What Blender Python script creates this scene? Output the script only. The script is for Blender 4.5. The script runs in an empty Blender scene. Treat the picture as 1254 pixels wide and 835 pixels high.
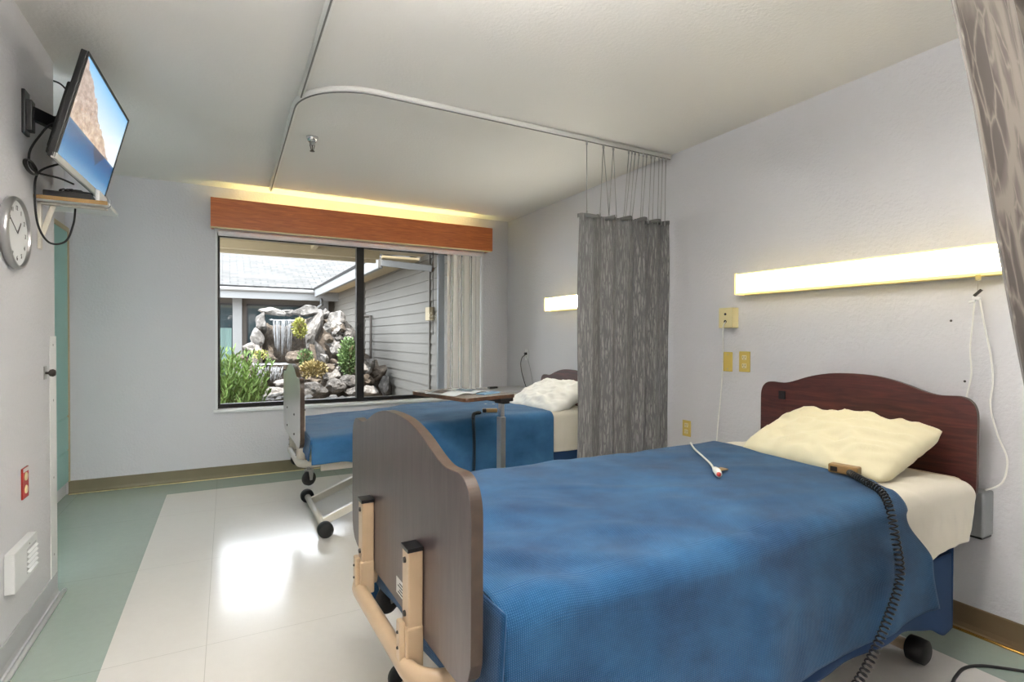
import bpy, bmesh, math, random
from math import sin, cos, pi, radians, sqrt
from mathutils import Vector, Matrix, noise
random.seed(7)
SC = bpy.context.scene
COL = SC.collection
SC.view_settings.view_transform = 'Standard'
SC.view_settings.look = 'None'
SC.view_settings.gamma = 1
SC.view_settings.use_curve_mapping = False
SC.view_settings.exposure = 1.75
CEIL = 2.44

# ------------------------------------------------------------------ camera
CAM = Vector((-2.6739, -5.101, 1.1904)); YAW, PIT, ROL, FPX = -.4915, -.0116, .0041, 652.73
_f = Vector((-sin(YAW)*cos(PIT), cos(YAW)*cos(PIT), sin(PIT)))
_r0 = Vector((cos(YAW), sin(YAW), 0)); _u0 = _r0.cross(_f)
_r = _r0*cos(ROL)+_u0*sin(ROL); _u = -_r0*sin(ROL)+_u0*cos(ROL)
cd = bpy.data.cameras.new('camera'); cam = bpy.data.objects.new('camera', cd); COL.objects.link(cam)
cam.matrix_world = Matrix(((_r.x, _u.x, -_f.x, CAM.x), (_r.y, _u.y, -_f.y, CAM.y), (_r.z, _u.z, -_f.z, CAM.z), (0, 0, 0, 1)))
cd.sensor_width = 36; cd.lens = FPX/1254*36; cd.shift_y = 3.82/1254; cd.clip_start = .02; cd.clip_end = 200
SC.camera = cam
def at(px, py, Y):
    d = _f+_r*((px-627)/FPX)-_u*((py-421.32)/FPX)
    return CAM+d*((Y-CAM.y)/d.y)

# ------------------------------------------------------------------ materials
def lin(c):
    return tuple((v/255/12.92 if v/255 <= .04045 else ((v/255+.055)/1.055)**2.4) for v in c)+(1,)
class NT:
    def __init__(s, name):
        s.m = bpy.data.materials.new(name); s.m.use_nodes = True
        s.t = s.m.node_tree; s.b = s.t.nodes['Principled BSDF']; s.out = s.t.nodes['Material Output']
    def n(s, kind, **kw):
        nd = s.t.nodes.new(kind)
        for k, v in kw.items():
            if k.startswith('i_'):
                nd.inputs[int(k[2:]) if k[2:].isdigit() else k[2:].replace('_', ' ')].default_value = v
            else: setattr(nd, k, v)
        return nd
    def l(s, a, b): s.t.links.new(a, b)
    def coord(s, kind='Object', scale=(1, 1, 1), rot=(0, 0, 0)):
        tc = s.n('ShaderNodeTexCoord'); mp = s.n('ShaderNodeMapping')
        mp.inputs['Scale'].default_value = scale; mp.inputs['Rotation'].default_value = rot
        s.l(tc.outputs[kind], mp.inputs['Vector']); return mp.outputs['Vector']
    def noise(s, vec, scale, detail=4, rough=.55, dist=0):
        nd = s.n('ShaderNodeTexNoise'); nd.inputs['Scale'].default_value = scale
        nd.inputs['Detail'].default_value = detail; nd.inputs['Roughness'].default_value = rough
        nd.inputs['Distortion'].default_value = dist
        s.l(vec, nd.inputs['Vector']); return nd.outputs['Fac']
    def ramp(s, fac, stops, interp='LINEAR'):
        r = s.n('ShaderNodeValToRGB'); cr = r.color_ramp; cr.interpolation = interp
        while len(cr.elements) < len(stops): cr.elements.new(.5)
        for e, (p, c) in zip(cr.elements, stops): e.position = p; e.color = c
        s.l(fac, r.inputs['Fac']); return r.outputs['Color']
    def bump(s, h, strength=.3, dist=.01):
        b = s.n('ShaderNodeBump'); b.inputs['Strength'].default_value = strength; b.inputs['Distance'].default_value = dist
        s.l(h, b.inputs['Height']); s.l(b.outputs['Normal'], s.b.inputs['Normal']); return b
def pm(name, rgb, rough=.5, metal=0, var=0, vscale=6, bump=0, bscale=60, bdist=.003, coat=0, spec=.5, coord='Object', stretch=(1, 1, 1), sheen=0):
    k = NT(name); c = lin(rgb); k.b.inputs['Base Color'].default_value = c
    k.b.inputs['Roughness'].default_value = rough; k.b.inputs['Metallic'].default_value = metal
    k.b.inputs['Coat Weight'].default_value = coat; k.b.inputs['Coat Roughness'].default_value = .15
    k.b.inputs['Specular IOR Level'].default_value = spec; k.b.inputs['Sheen Weight'].default_value = sheen
    v = k.coord(coord, stretch)
    if var:
        f = k.noise(v, vscale)
        a = tuple(min(1, x*(1+var)) for x in c[:3])+(1,); d = tuple(x*(1-var) for x in c[:3])+(1,)
        k.l(k.ramp(f, [(.3, d), (.7, a)]), k.b.inputs['Base Color'])
    if bump: k.bump(k.noise(v, bscale, 5), bump, bdist)
    return k.m
def emit(name, rgb, strength):
    k = NT(name); k.b.inputs['Base Color'].default_value = lin(rgb)
    k.b.inputs['Emission Color'].default_value = lin(rgb); k.b.inputs['Emission Strength'].default_value = strength
    return k.m
def wood(name, dark, light, rough=.35, scale=(1, 14, 14), coat=.3, ns=3):
    k = NT(name); v = k.coord('Object', scale)
    f = k.noise(v, ns, 8, .6, 1.2)
    k.l(k.ramp(f, [(.32, lin(dark)), (.5, lin(tuple((a+b)/2 for a, b in zip(dark, light)))), (.68, lin(light))]), k.b.inputs['Base Color'])
    k.b.inputs['Roughness'].default_value = rough; k.b.inputs['Coat Weight'].default_value = coat; k.b.inputs['Coat Roughness'].default_value = .2
    k.bump(f, .06, .002); return k.m
M = {}
M['wall'] = pm('wall_paint', (206, 206, 210), .55, bump=.75, bscale=60, bdist=.005)
M['ceil'] = pm('ceiling_paint', (232, 230, 226), .6, bump=.5, bscale=70, bdist=.004)
M['white'] = pm('white_paint', (226, 228, 228), .35)
M['jamb'] = pm('jamb_paint', (222, 224, 226), .4)
M['cordblack'] = pm('glossy_black_cord', (9, 9, 10), .3)
M['teal'] = pm('teal_laminate', (142, 190, 184), .4)
M['tealdark'] = pm('teal_shadow_gap', (40, 70, 70), .6)
M['oaktrim'] = pm('tan_trim', (186, 172, 140), .5)
M['railpaint'] = pm('painted_rail', (222, 222, 220), .35)
M['slot'] = pm('rail_slot', (120, 120, 118), .5)
M['black'] = pm('black_plastic', (22, 22, 24), .35)
M['blackrough'] = pm('black_rubber', (20, 20, 21), .6, bump=.2)
M['blackframe'] = pm('dark_bronze_aluminium', (30, 27, 26), .35, metal=.3)
M['alu'] = pm('grey_aluminium', (150, 155, 160), .35, metal=.6)
M['chrome'] = pm('chrome', (215, 215, 218), .15, metal=1)
M['steel'] = pm('brushed_steel', (170, 170, 170), .3, metal=.9)
M['dknob'] = pm('dark_metal', (70, 66, 62), .3, metal=.8)
M['tan'] = pm('tan_enamel', (190, 165, 134), .35, var=.06, coat=.2)
M['cream'] = pm('cream_enamel', (205, 200, 188), .35, var=.04, coat=.2)
M['ivory'] = pm('ivory_plastic', (222, 210, 160), .4)
M['yellowplate'] = pm('yellowed_plastic', (205, 180, 92), .45)
M['greybox'] = pm('grey_plastic', (140, 144, 146), .5)
M['cord'] = pm('white_cord', (232, 232, 226), .45)
M['mahog'] = wood('mahogany_laminate', (56, 26, 25), (92, 44, 38), .4, (1, 1.5, 16), .15)
M['mahogfoot'] = wood('mahogany_laminate_footboard', (66, 54, 54), (86, 72, 72), .35, (1, 12, 1.2), .5)
M['sheenfoot'] = wood('reflected_sheen_footboard', (204, 198, 196), (214, 209, 207), .35, (1, 12, 1.2), .5)  # bright reflection on the brown laminate put into the base colour
M['edge'] = pm('brown_edge_banding', (60, 46, 36), .45, var=.25, vscale=30)
M['redoak'] = wood('stained_oak', (166, 88, 42), (204, 118, 62), .4, (1.2, 12, 16), .2, 4)
M['tabletop'] = wood('table_laminate', (168, 158, 148), (188, 178, 168), .22, (8, 1.5, 8), .4)
M['tableedge'] = wood('table_edge', (66, 42, 28), (104, 70, 46), .4, (8, 8, 8), .2)
M['red'] = pm('red_plastic', (168, 42, 34), .4)
M['label'] = pm('paper_label', (205, 205, 202), .6)
M['ink'] = pm('ink', (60, 62, 66), .7)
M['brownpatch'] = pm('brown_connector', (150, 118, 70), .4)
M['sheet'] = pm('white_cotton', (226, 220, 204), .85, bump=.15, bscale=400, bdist=.0008, sheen=.2)
M['pillow'] = pm('pale_yellow_pillowcase', (228, 220, 186), .85, bump=.15, bscale=300, bdist=.0008, sheen=.2)
M['pillowwhite'] = pm('white_pillowcase', (240, 240, 236), .85, bump=.15, bscale=300, bdist=.0008, sheen=.2)
M['olivebase'] = pm('olive_vinyl_base', (122, 114, 88), .4, var=.05)
M['brownbase'] = pm('brown_vinyl_base', (112, 94, 70), .3, var=.05)
M['greybase'] = pm('grey_vinyl_base', (176, 178, 180), .4)
M['brass'] = pm('brass_strip', (196, 152, 78), .25, metal=.9)
M['beadwhite'] = pm('white_bead', (244, 244, 244), .3)
M['tube'] = emit('fluorescent_diffuser', (255, 246, 212), 2.8)
M['tubeside'] = emit('fluorescent_end', (255, 230, 150), .34)
M['tubefar'] = emit('fluorescent_diffuser_far', (255, 250, 232), 8.0)
M['tubeyel'] = emit('valance_lamp', (250, 242, 158), 8.0)
for _n, _v in (('fill_down', 2.5), ('fill_up', 11.0), ('fill_down_near', 5.5), ('fill_up_near', 25.0)): M[_n] = emit(_n, (255, 251, 246), _v)  # emission for the two added fill lights out of view

def floor_mat(name, a, b, r0=.2, seam=True):
    k = NT(name); v = k.coord('Object')
    f = k.noise(v, 2.2, 8, .65, .6); g = k.noise(v, 30, 5, .6)
    mx = k.n('ShaderNodeMix', data_type='RGBA', i_0=.35)
    k.l(k.ramp(f, [(.2, lin(a)), (.8, lin(b))]), mx.inputs[6]); k.l(k.ramp(g, [(.3, lin(a)), (.7, lin(b))]), mx.inputs[7])
    br = k.n('ShaderNodeTexBrick'); br.offset = 0; br.squash = 1
    br.inputs['Scale'].default_value = 1; br.inputs['Mortar Size'].default_value = .0012
    br.inputs['Brick Width'].default_value = .915; br.inputs['Row Height'].default_value = .915
    br.inputs['Color1'].default_value = br.inputs['Color2'].default_value = (1, 1, 1, 1); br.inputs['Mortar'].default_value = (.72, .72, .70, 1)
    k.l(v, br.inputs['Vector'])
    mm = k.n('ShaderNodeMix', data_type='RGBA', blend_type='MULTIPLY', i_0=1.0)
    k.l(mx.outputs[2], mm.inputs[6]); k.l(br.outputs['Color'], mm.inputs[7]); k.l(mm.outputs[2], k.b.inputs['Base Color'])
    mr = k.n('ShaderNodeMapRange'); mr.inputs['To Min'].default_value = r0; mr.inputs['To Max'].default_value = r0+.05
    k.l(k.noise(v, 3, 6, .7, .5), mr.inputs['Value']); k.l(mr.outputs['Result'], k.b.inputs['Roughness'])
    k.b.inputs['Coat Weight'].default_value = .3; k.b.inputs['Coat Roughness'].default_value = .12
    k.bump(k.noise(v, 7, 3, .5), .08, .01)
    return k.m
M['floorfield'] = floor_mat('floor_cream_vinyl', (224, 222, 217), (231, 229, 224))
M['floorborder'] = floor_mat('floor_green_vinyl', (156, 171, 162), (165, 180, 171))

def blanket_mat(name, a, b):
    k = NT(name); v = k.coord('UV')
    wx = k.n('ShaderNodeTexWave', wave_type='BANDS', bands_direction='X', i_Scale=62.0)
    wy = k.n('ShaderNodeTexWave', wave_type='BANDS', bands_direction='Y', i_Scale=62.0)
    k.l(v, wx.inputs['Vector']); k.l(v, wy.inputs['Vector'])
    m1 = k.n('ShaderNodeMath', operation='MULTIPLY'); k.l(wx.outputs['Fac'], m1.inputs[0]); k.l(wy.outputs['Fac'], m1.inputs[1])
    nz = k.noise(v, 3.5, 6, .6); nf = k.noise(v, 120, 3, .6)
    ad = k.n('ShaderNodeMath', operation='MULTIPLY_ADD'); k.l(m1.outputs[0], ad.inputs[0]); ad.inputs[1].default_value = .22; k.l(nz, ad.inputs[2])
    k.l(k.ramp(ad.outputs[0], [(.35, lin(a)), (.85, lin(b))]), k.b.inputs['Base Color'])
    ad2 = k.n('ShaderNodeMath', operation='MULTIPLY_ADD'); k.l(nf, ad2.inputs[0]); ad2.inputs[1].default_value = .4; k.l(m1.outputs[0], ad2.inputs[2])
    k.bump(ad2.outputs[0], .5, .003)
    k.b.inputs['Roughness'].default_value = .9; k.b.inputs['Sheen Weight'].default_value = .14; k.b.inputs['Specular IOR Level'].default_value = .15
    return k.m
M['blanket'] = blanket_mat('blue_waffle_blanket', (16, 52, 88), (46, 98, 140))
M['blanket2'] = blanket_mat('blue_blanket', (32, 78, 118), (66, 116, 160))
M['bluehem'] = pm('blue_cotton', (20, 54, 94), .9, var=.1, vscale=4)

def curtain_mat(name, base, line, sx, sz, thick, dist=.9):
    k = NT(name); v = k.coord('UV', (sx, sz, 1))
    ns = k.n('ShaderNodeTexNoise', i_Scale=1.2, i_Detail=4.0); k.l(v, ns.inputs['Vector'])
    mx = k.n('ShaderNodeMix', data_type='VECTOR', i_0=dist*.25); k.l(v, mx.inputs[4]); k.l(ns.outputs['Color'], mx.inputs[5])
    vo = k.n('ShaderNodeTexVoronoi', feature='DISTANCE_TO_EDGE', i_Scale=1.0); k.l(mx.outputs[1], vo.inputs['Vector'])
    vo2 = k.n('ShaderNodeTexVoronoi', feature='DISTANCE_TO_EDGE', i_Scale=2.3); k.l(mx.outputs[1], vo2.inputs['Vector'])
    mn = k.n('ShaderNodeMath', operation='MINIMUM'); k.l(vo.outputs['Distance'], mn.inputs[0])
    sc = k.n('ShaderNodeMath', operation='MULTIPLY_ADD'); k.l(vo2.outputs['Distance'], sc.inputs[0]); sc.inputs[1].default_value = 1.2; sc.inputs[2].default_value = .03
    k.l(sc.outputs[0], mn.inputs[1])
    md = tuple((a*.45+b*.55) for a, b in zip(base, line))
    k.l(k.ramp(mn.outputs[0], [(thick*.5, lin(line)), (thick, lin(md)), (thick*1.9, lin(base))]), k.b.inputs['Base Color'])
    k.b.inputs['Roughness'].default_value = .8; k.b.inputs['Sheen Weight'].default_value = .2
    k.bump(mn.outputs[0], .2, .002); return k.m
M['curtain'] = curtain_mat('grey_branch_curtain', (148, 147, 145), (98, 98, 99), 105, 9, .13, 1.6)
M['curtain_near'] = curtain_mat('backlit_branch_curtain', (68, 62, 58), (112, 105, 98), 20, 4.6, .07, 1.5)  # same fabric as the grey curtain, its backlit look put into the colours

def glass_mat():
    k = NT('window_glass'); t = k.t
    tr = k.n('ShaderNodeBsdfTransparent'); gl = k.n('ShaderNodeBsdfGlossy', i_Roughness=.02); fr = k.n('ShaderNodeFresnel', i_IOR=1.12)
    mx = k.n('ShaderNodeMixShader'); k.l(fr.outputs[0], mx.inputs[0]); k.l(tr.outputs[0], mx.inputs[1]); k.l(gl.outputs[0], mx.inputs[2])
    k.l(mx.outputs[0], k.out.inputs['Surface']); return k.m
M['glass'] = glass_mat()

def screen_mat():
    k = NT('tv_screen'); tc = k.n('ShaderNodeTexCoord'); sp = k.n('ShaderNodeSeparateXYZ'); k.l(tc.outputs['UV'], sp.inputs[0])
    x, y = sp.outputs[0], sp.outputs[1]
    def mth(op, a, b, c=None):
        n = k.n('ShaderNodeMath', operation=op)
        for i, q in enumerate((a, b, c)):
            if q is None: continue
            if isinstance(q, (int, float)): n.inputs[i].default_value = q
            else: k.l(q, n.inputs[i])
        return n.outputs[0]
    nz = k.noise(tc.outputs['UV'], 5, 7, .62); nz2 = k.noise(tc.outputs['UV'], 14, 7, .7)
    sky = k.ramp(y, [(.4, lin((225, 232, 236))), (.7, lin((196, 220, 238))), (1, lin((130, 186, 226)))])
    ridge = mth('ADD', mth('MULTIPLY_ADD', x, -.72, .98), mth('MULTIPLY', mth('SUBTRACT', nz, .5), .35))   # ridge height falls to the right
    rock = k.ramp(nz2, [(.3, lin((132, 116, 108))), (.5, lin((186, 166, 154))), (.72, lin((226, 214, 204)))])
    m1 = k.n('ShaderNodeMix', data_type='RGBA'); k.l(mth('LESS_THAN', y, ridge), m1.inputs[0]); k.l(sky, m1.inputs[6]); k.l(rock, m1.inputs[7])
    sea = k.ramp(y, [(0, lin((120, 160, 190))), (.16, lin((52, 118, 166))), (.34, lin((28, 84, 132))), (.42, lin((70, 130, 168)))])
    refl = mth('GREATER_THAN', y, mth('MULTIPLY_ADD', mth('ABSOLUTE', mth('SUBTRACT', x, .62), 0), 1.3, mth('MULTIPLY_ADD', nz2, .12, .14)))
    m3 = k.n('ShaderNodeMix', data_type='RGBA'); k.l(mth('MULTIPLY', refl, .6), m3.inputs[0]); k.l(sea, m3.inputs[6]); m3.inputs[7].default_value = lin((60, 62, 66))
    m2 = k.n('ShaderNodeMix', data_type='RGBA'); k.l(mth('LESS_THAN', y, .38), m2.inputs[0]); k.l(m1.outputs[2], m2.inputs[6]); k.l(m3.outputs[2], m2.inputs[7])
    k.l(m2.outputs[2], k.b.inputs['Emission Color']); k.b.inputs['Emission Strength'].default_value = .36
    k.b.inputs['Base Color'].default_value = (.01, .01, .01, 1); k.b.inputs['Roughness'].default_value = .25
    return k.m
M['screen'] = screen_mat()

def rock_mat(name, a, b, c):
    k = NT(name); v = k.coord('Object'); f = k.noise(v, 5, 9, .68, .4); g = k.noise(v, 22, 6, .7)
    mx = k.n('ShaderNodeMath', operation='MULTIPLY_ADD'); k.l(g, mx.inputs[0]); mx.inputs[1].default_value = .5; k.l(f, mx.inputs[2])
    k.l(k.ramp(mx.outputs[0], [(.48, lin(a)), (.74, lin(b)), (1, lin(c))]), k.b.inputs['Base Color'])
    k.b.inputs['Roughness'].default_value = .9; k.bump(mx.outputs[0], .8, .04); return k.m
M['rock'] = rock_mat('grey_rock', (30, 28, 27), (84, 81, 78), (136, 132, 128))
M['rockpale'] = rock_mat('pale_rock', (58, 55, 52), (118, 114, 110), (164, 160, 155))
M['rockwarm'] = rock_mat('brown_rock', (38, 33, 28), (84, 74, 64), (126, 116, 104))
M['water'] = pm('falling_water', (128, 130, 133), .3, spec=.6)
M['pool'] = pm('pool_water', (60, 66, 68), .05)
M['gravel'] = pm('gravel', (128, 116, 100), .95, var=.3, vscale=25, bump=.6, bscale=40, bdist=.02)
M['leafbright'] = pm('bright_green_leaf', (128, 156, 84), .6, var=.35, vscale=3)
M['leafyellow'] = pm('yellow_green_leaf', (140, 142, 68), .6, var=.3, vscale=6)
M['leafmid'] = pm('mid_green_leaf', (100, 124, 76), .6, var=.35, vscale=6)
M['leafgold'] = pm('golden_leaf', (140, 126, 82), .6, var=.3, vscale=8)
M['stem'] = pm('stem', (90, 74, 52), .8)
M['siding'] = pm('grey_siding', (118, 115, 109), .7, var=.04, vscale=2)
M['extwood'] = pm('cream_painted_wood', (182, 168, 138), .6, var=.05, vscale=3)
M['fascia'] = pm('pale_grey_fascia', (130, 131, 131), .5)
M['darkwall'] = pm('dark_taupe_wall', (92, 86, 80), .8)
M['extglass'] = pm('dark_window_glass', (44, 56, 60), .06, spec=.8)
M['drapeext'] = pm('pale_green_drape', (98, 122, 118), .7, var=.3, vscale=1, stretch=(9, 9, .2))
def shingles():
    k = NT('shingle_roof'); v = k.coord('UV')
    br = k.n('ShaderNodeTexBrick', i_Scale=1.0); br.inputs['Brick Width'].default_value = .32; br.inputs['Row Height'].default_value = .16
    br.inputs['Mortar Size'].default_value = .012; br.inputs['Color1'].default_value = lin((66, 66, 65)); br.inputs['Color2'].default_value = lin((80, 80, 79)); br.inputs['Mortar'].default_value = lin((42, 42, 42))
    k.l(v, br.inputs['Vector']); k.l(br.outputs['Color'], k.b.inputs['Base Color']); k.b.inputs['Roughness'].default_value = .9
    k.bump(br.outputs['Fac'], -.5, .02); return k.m
M['shingle'] = shingles()

# ------------------------------------------------------------------ mesh helpers
class MB:
    def __init__(s): s.v = []; s.f = []; s.mi = []; s.uv = {}
    def add(s, vs, fs, mi=0):
        o = len(s.v); s.v += [tuple(x) for x in vs]; s.f += [tuple(o+i for i in f) for f in fs]; s.mi += [mi]*len(fs); return o
    def box(s, a, b, mi=0, mat=None):
        x0, y0, z0 = a; x1, y1, z1 = b
        vs = [(x0, y0, z0), (x1, y0, z0), (x1, y1, z0), (x0, y1, z0), (x0, y0, z1), (x1, y0, z1), (x1, y1, z1), (x0, y1, z1)]
        if mat: vs = [mat @ Vector(q) for q in vs]
        s.add(vs, [(0, 3, 2, 1), (4, 5, 6, 7), (0, 1, 5, 4), (1, 2, 6, 5), (2, 3, 7, 6), (3, 0, 4, 7)], mi); return s
    def bar(s, p, q, w, h, up=(0, 0, 1), mi=0):
        p, q = Vector(p), Vector(q); d = (q-p); L = d.length; d.normalize(); u = Vector(up); r = d.cross(u).normalized(); u = r.cross(d)
        m = Matrix(((d.x, r.x, u.x, p.x), (d.y, r.y, u.y, p.y), (d.z, r.z, u.z, p.z), (0, 0, 0, 1)))
        return s.box((0, -w/2, -h/2), (L, w/2, h/2), mi, m)
    def tube(s, pts, r, seg=8, cap=True, mi=0, closed=False, flat=1.0):
        pts = [Vector(p) for p in pts]; n = len(pts); T = []
        for i in range(n):
            a = pts[max(0, i-1)]; b = pts[min(n-1, i+1)]
            if closed: a = pts[(i-1) % n]; b = pts[(i+1) % n]
            T.append((b-a).normalized())
        u = T[0].orthogonal().normalized()
        if abs(T[0].z) < .9: u = (Vector((0, 0, 1))-T[0]*T[0].z).normalized()
        rings = []
        for i in range(n):
            u = (u-T[i]*u.dot(T[i])).normalized(); w = T[i].cross(u)
            rr = r[i] if isinstance(r, (list, tuple)) else r
            rings.append([pts[i]+u*(rr*cos(2*pi*k/seg))+w*(rr*flat*sin(2*pi*k/seg)) for k in range(seg)])
        vs = [p for g in rings for p in g]; fs = []
        for i in range(n if closed else n-1):
            j = (i+1) % n
            for k in range(seg): fs.append((i*seg+k, i*seg+(k+1) % seg, j*seg+(k+1) % seg, j*seg+k))
        if cap and not closed: fs += [tuple(reversed(range(seg))), tuple((n-1)*seg+k for k in range(seg))]
        s.add(vs, fs, mi); return s
    def cyl(s, p, q, r, seg=20, mi=0): return s.tube([p, q], r, seg, mi=mi)
    def lathe(s, prof, origin=(0, 0, 0), axis='Z', seg=24, mi=0):
        o = Vector(origin); vs = []
        for (r, h) in prof:
            for k in range(seg):
                a, b = r*cos(2*pi*k/seg), r*sin(2*pi*k/seg)
                vs.append(o+Vector({'Z': (a, b, h), 'X': (h, a, b), 'Y': (a, h, b), '-X': (-h, a, b)}[axis]))
        n = len(prof); fs = [(i*seg+k, i*seg+(k+1) % seg, (i+1)*seg+(k+1) % seg, (i+1)*seg+k) for i in range(n-1) for k in range(seg)]
        if prof[0][0] > 1e-5: fs.append(tuple(reversed(range(seg))))
        if prof[-1][0] > 1e-5: fs.append(tuple((n-1)*seg+k for k in range(seg)))
        s.add(vs, fs, mi); return s
    def grid(s, nu, nv, fn, uvfn=None, mi=0):
        o = len(s.v); uvs = []
        for i in range(nu+1):
            for j in range(nv+1):
                s.v.append(tuple(fn(i/nu, j/nv))); uvs.append(uvfn(i/nu, j/nv) if uvfn else (i/nu, j/nv))
        for i in range(nu):
            for j in range(nv):
                a = i*(nv+1)+j; q = (a, a+1, a+nv+2, a+nv+1)
                s.uv[len(s.f)] = [uvs[k] for k in q]
                s.f.append(tuple(o+k for k in q)); s.mi.append(mi)
        return s
    def prism(s, outline, x0, x1, mi_face=0, mi_edge=0):   # outline in (y,z), extruded along x
        n = len(outline); vs = [(x0, a, b) for a, b in outline]+[(x1, a, b) for a, b in outline]
        o = s.add(vs, [tuple(range(n))[::-1], tuple(n+i for i in range(n))], mi_face)
        s.f += [(o+i, o+(i+1) % n, o+n+(i+1) % n, o+n+i) for i in range(n)]; s.mi += [mi_edge]*n; return s
    def build(s, name, mats, parent=None, smooth=False, bevel=0, solid=0, subsurf=0, loc=None, rotz=None, mw=None, fix=True):
        me = bpy.data.meshes.new(name); me.from_pydata(s.v, [], s.f)
        if not isinstance(mats, (list, tuple)): mats = [mats]
        for m in mats: me.materials.append(M[m] if isinstance(m, str) else m)
        for p, mi in zip(me.polygons, s.mi): p.material_index = mi; p.use_smooth = smooth
        if s.uv:
            ul = me.uv_layers.new(name='UVMap')
            for p in me.polygons:
                if p.index in s.uv:
                    for li, c in zip(p.loop_indices, s.uv[p.index]): ul.data[li].uv = c
        if fix and not s.uv:
            bm = bmesh.new(); bm.from_mesh(me); bmesh.ops.recalc_face_normals(bm, faces=bm.faces); bm.to_mesh(me); bm.free()
        me.update()
        o = bpy.data.objects.new(name, me); COL.objects.link(o)
        if parent: o.parent = parent
        if loc: o.location = loc
        if rotz is not None: o.rotation_euler = (0, 0, rotz)
        if mw is not None: o.matrix_world = mw
        if solid: md = o.modifiers.new('s', 'SOLIDIFY'); md.thickness = solid; md.offset = 0
        if bevel: md = o.modifiers.new('b', 'BEVEL'); md.width = bevel; md.segments = 2; md.limit_method = 'ANGLE'; md.angle_limit = radians(40); md.harden_normals = False
        if subsurf: md = o.modifiers.new('u', 'SUBSURF'); md.levels = subsurf; md.render_levels = subsurf
        return o
def tag(o, label=None, cat=None, group=None, kind=None):
    if label: o['label'] = label
    if cat: o['category'] = cat
    if group: o['group'] = group
    if kind: o['kind'] = kind
    return o
def thing(name, label, cat, loc=(0, 0, 0), rotz=0, group=None, mw=None):
    o = bpy.data.objects.new(name, None); COL.objects.link(o); o.empty_display_size = .1
    o.location = loc; o.rotation_euler = (0, 0, rotz)
    if mw is not None: o.matrix_world = mw
    return tag(o, label, cat, group)
def struct(name, mb, mat, label, cat='structure', **kw):
    o = mb.build(name, mat, **kw); tag(o, label, cat, kind='structure'); return o
def catmull(P, n=8, closed=False):
    P = [Vector(p) for p in P]; out = []; N = len(P)
    rng = range(N) if closed else range(N-1)
    for i in rng:
        g = lambda k: P[k % N] if closed else P[min(max(k, 0), N-1)]
        p0, p1, p2, p3 = g(i-1), g(i), g(i+1), g(i+2)
        for j in range(n):
            t = j/n; out.append(.5*((2*p1)+(p2-p0)*t+(2*p0-5*p1+4*p2-p3)*t*t+(3*p1-p0-3*p2+p3)*t**3))
    if not closed: out.append(P[-1])
    return out
def helix(path, R, turns_per_m, per=10):
    pts = [Vector(p) for p in path]; L = [0]
    for a, b in zip(pts, pts[1:]): L.append(L[-1]+(b-a).length)
    N = int(L[-1]*turns_per_m*per); out = []; u = None; k = 0
    for i in range(N+1):
        d = L[-1]*i/N
        while k < len(L)-2 and L[k+1] < d: k += 1
        t = (d-L[k])/max(1e-9, L[k+1]-L[k]); p = pts[k].lerp(pts[k+1], t); T = (pts[k+1]-pts[k]).normalized()
        if u is None: u = T.orthogonal().normalized()
        u = (u-T*u.dot(T)).normalized(); w = T.cross(u); a = 2*pi*i/per
        out.append(p+u*(R*cos(a))+w*(R*sin(a)))
    return out
def nz(x, y, z=0): return noise.noise(Vector((x, y, z)))

# ------------------------------------------------------------------ room shell
YB = -7.6; WX0, WX1, WZ0, WZ1 = -2.745, -.31, .575, 2.075
fl = MB().box((-3.073, YB, -.1), (-.28, -.35, 0)); struct('floor', fl, 'floorfield', 'cream vinyl floor', 'floor')
fb = MB(); fb.box((-4.3, YB-.15, -.1), (-3.073, .2, 0)); fb.box((-.28, YB-.15, -.1), (.2, .2, 0)); fb.box((-3.073, -.35, -.1), (-.28, .2, 0)); fb.box((-3.073, YB-.15, -.1), (-.28, YB, 0))
struct('floor_border', fb, 'floorborder', 'green vinyl border around the floor', 'floor')
struct('ceiling', MB().box((-4.3, YB-.15, CEIL), (.2, .2, CEIL+.25)), 'ceil', 'pale textured ceiling', 'ceiling')
w = MB(); w.box((-4.3, 0, 0), (WX0, .18, CEIL)); w.box((WX1, 0, 0), (.2, .18, CEIL)); w.box((WX0, 0, 0), (WX1, .18, WZ0)); w.box((WX0, 0, WZ1), (WX1, .18, CEIL))
struct('wall_far', w, 'wall', 'grey wall with the window', 'wall')
struct('wall_right', MB().box((0, YB-.15, 0), (.2, 0, CEIL)), 'wall', 'grey wall behind the beds', 'wall')
struct('wall_left', MB().box((-3.5, YB, 0), (-3.37, -1.952, CEIL)), 'wall', 'pale wall with the television', 'wall')
struct('wall_recess', MB().box((-4.3, -2.1, 0), (-3.74, 0, CEIL)), 'wall', 'grey recessed wall behind the closet', 'wall')
w = MB(); w.box((-4.3, YB-.15, 0), (-2.9, YB, CEIL)); w.box((-1.9, YB-.15, 0), (.2, YB, CEIL)); w.box((-2.9, YB-.15, 2.08), (-1.9, YB, CEIL))
struct('wall_back', w, 'wall', 'grey wall behind the camera', 'wall')
struct('door_1', MB().box((-2.9, YB-.1, 0), (-1.9, YB-.05, 2.08)), 'mahog', 'closed brown entry door', 'door', bevel=.004)
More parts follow.
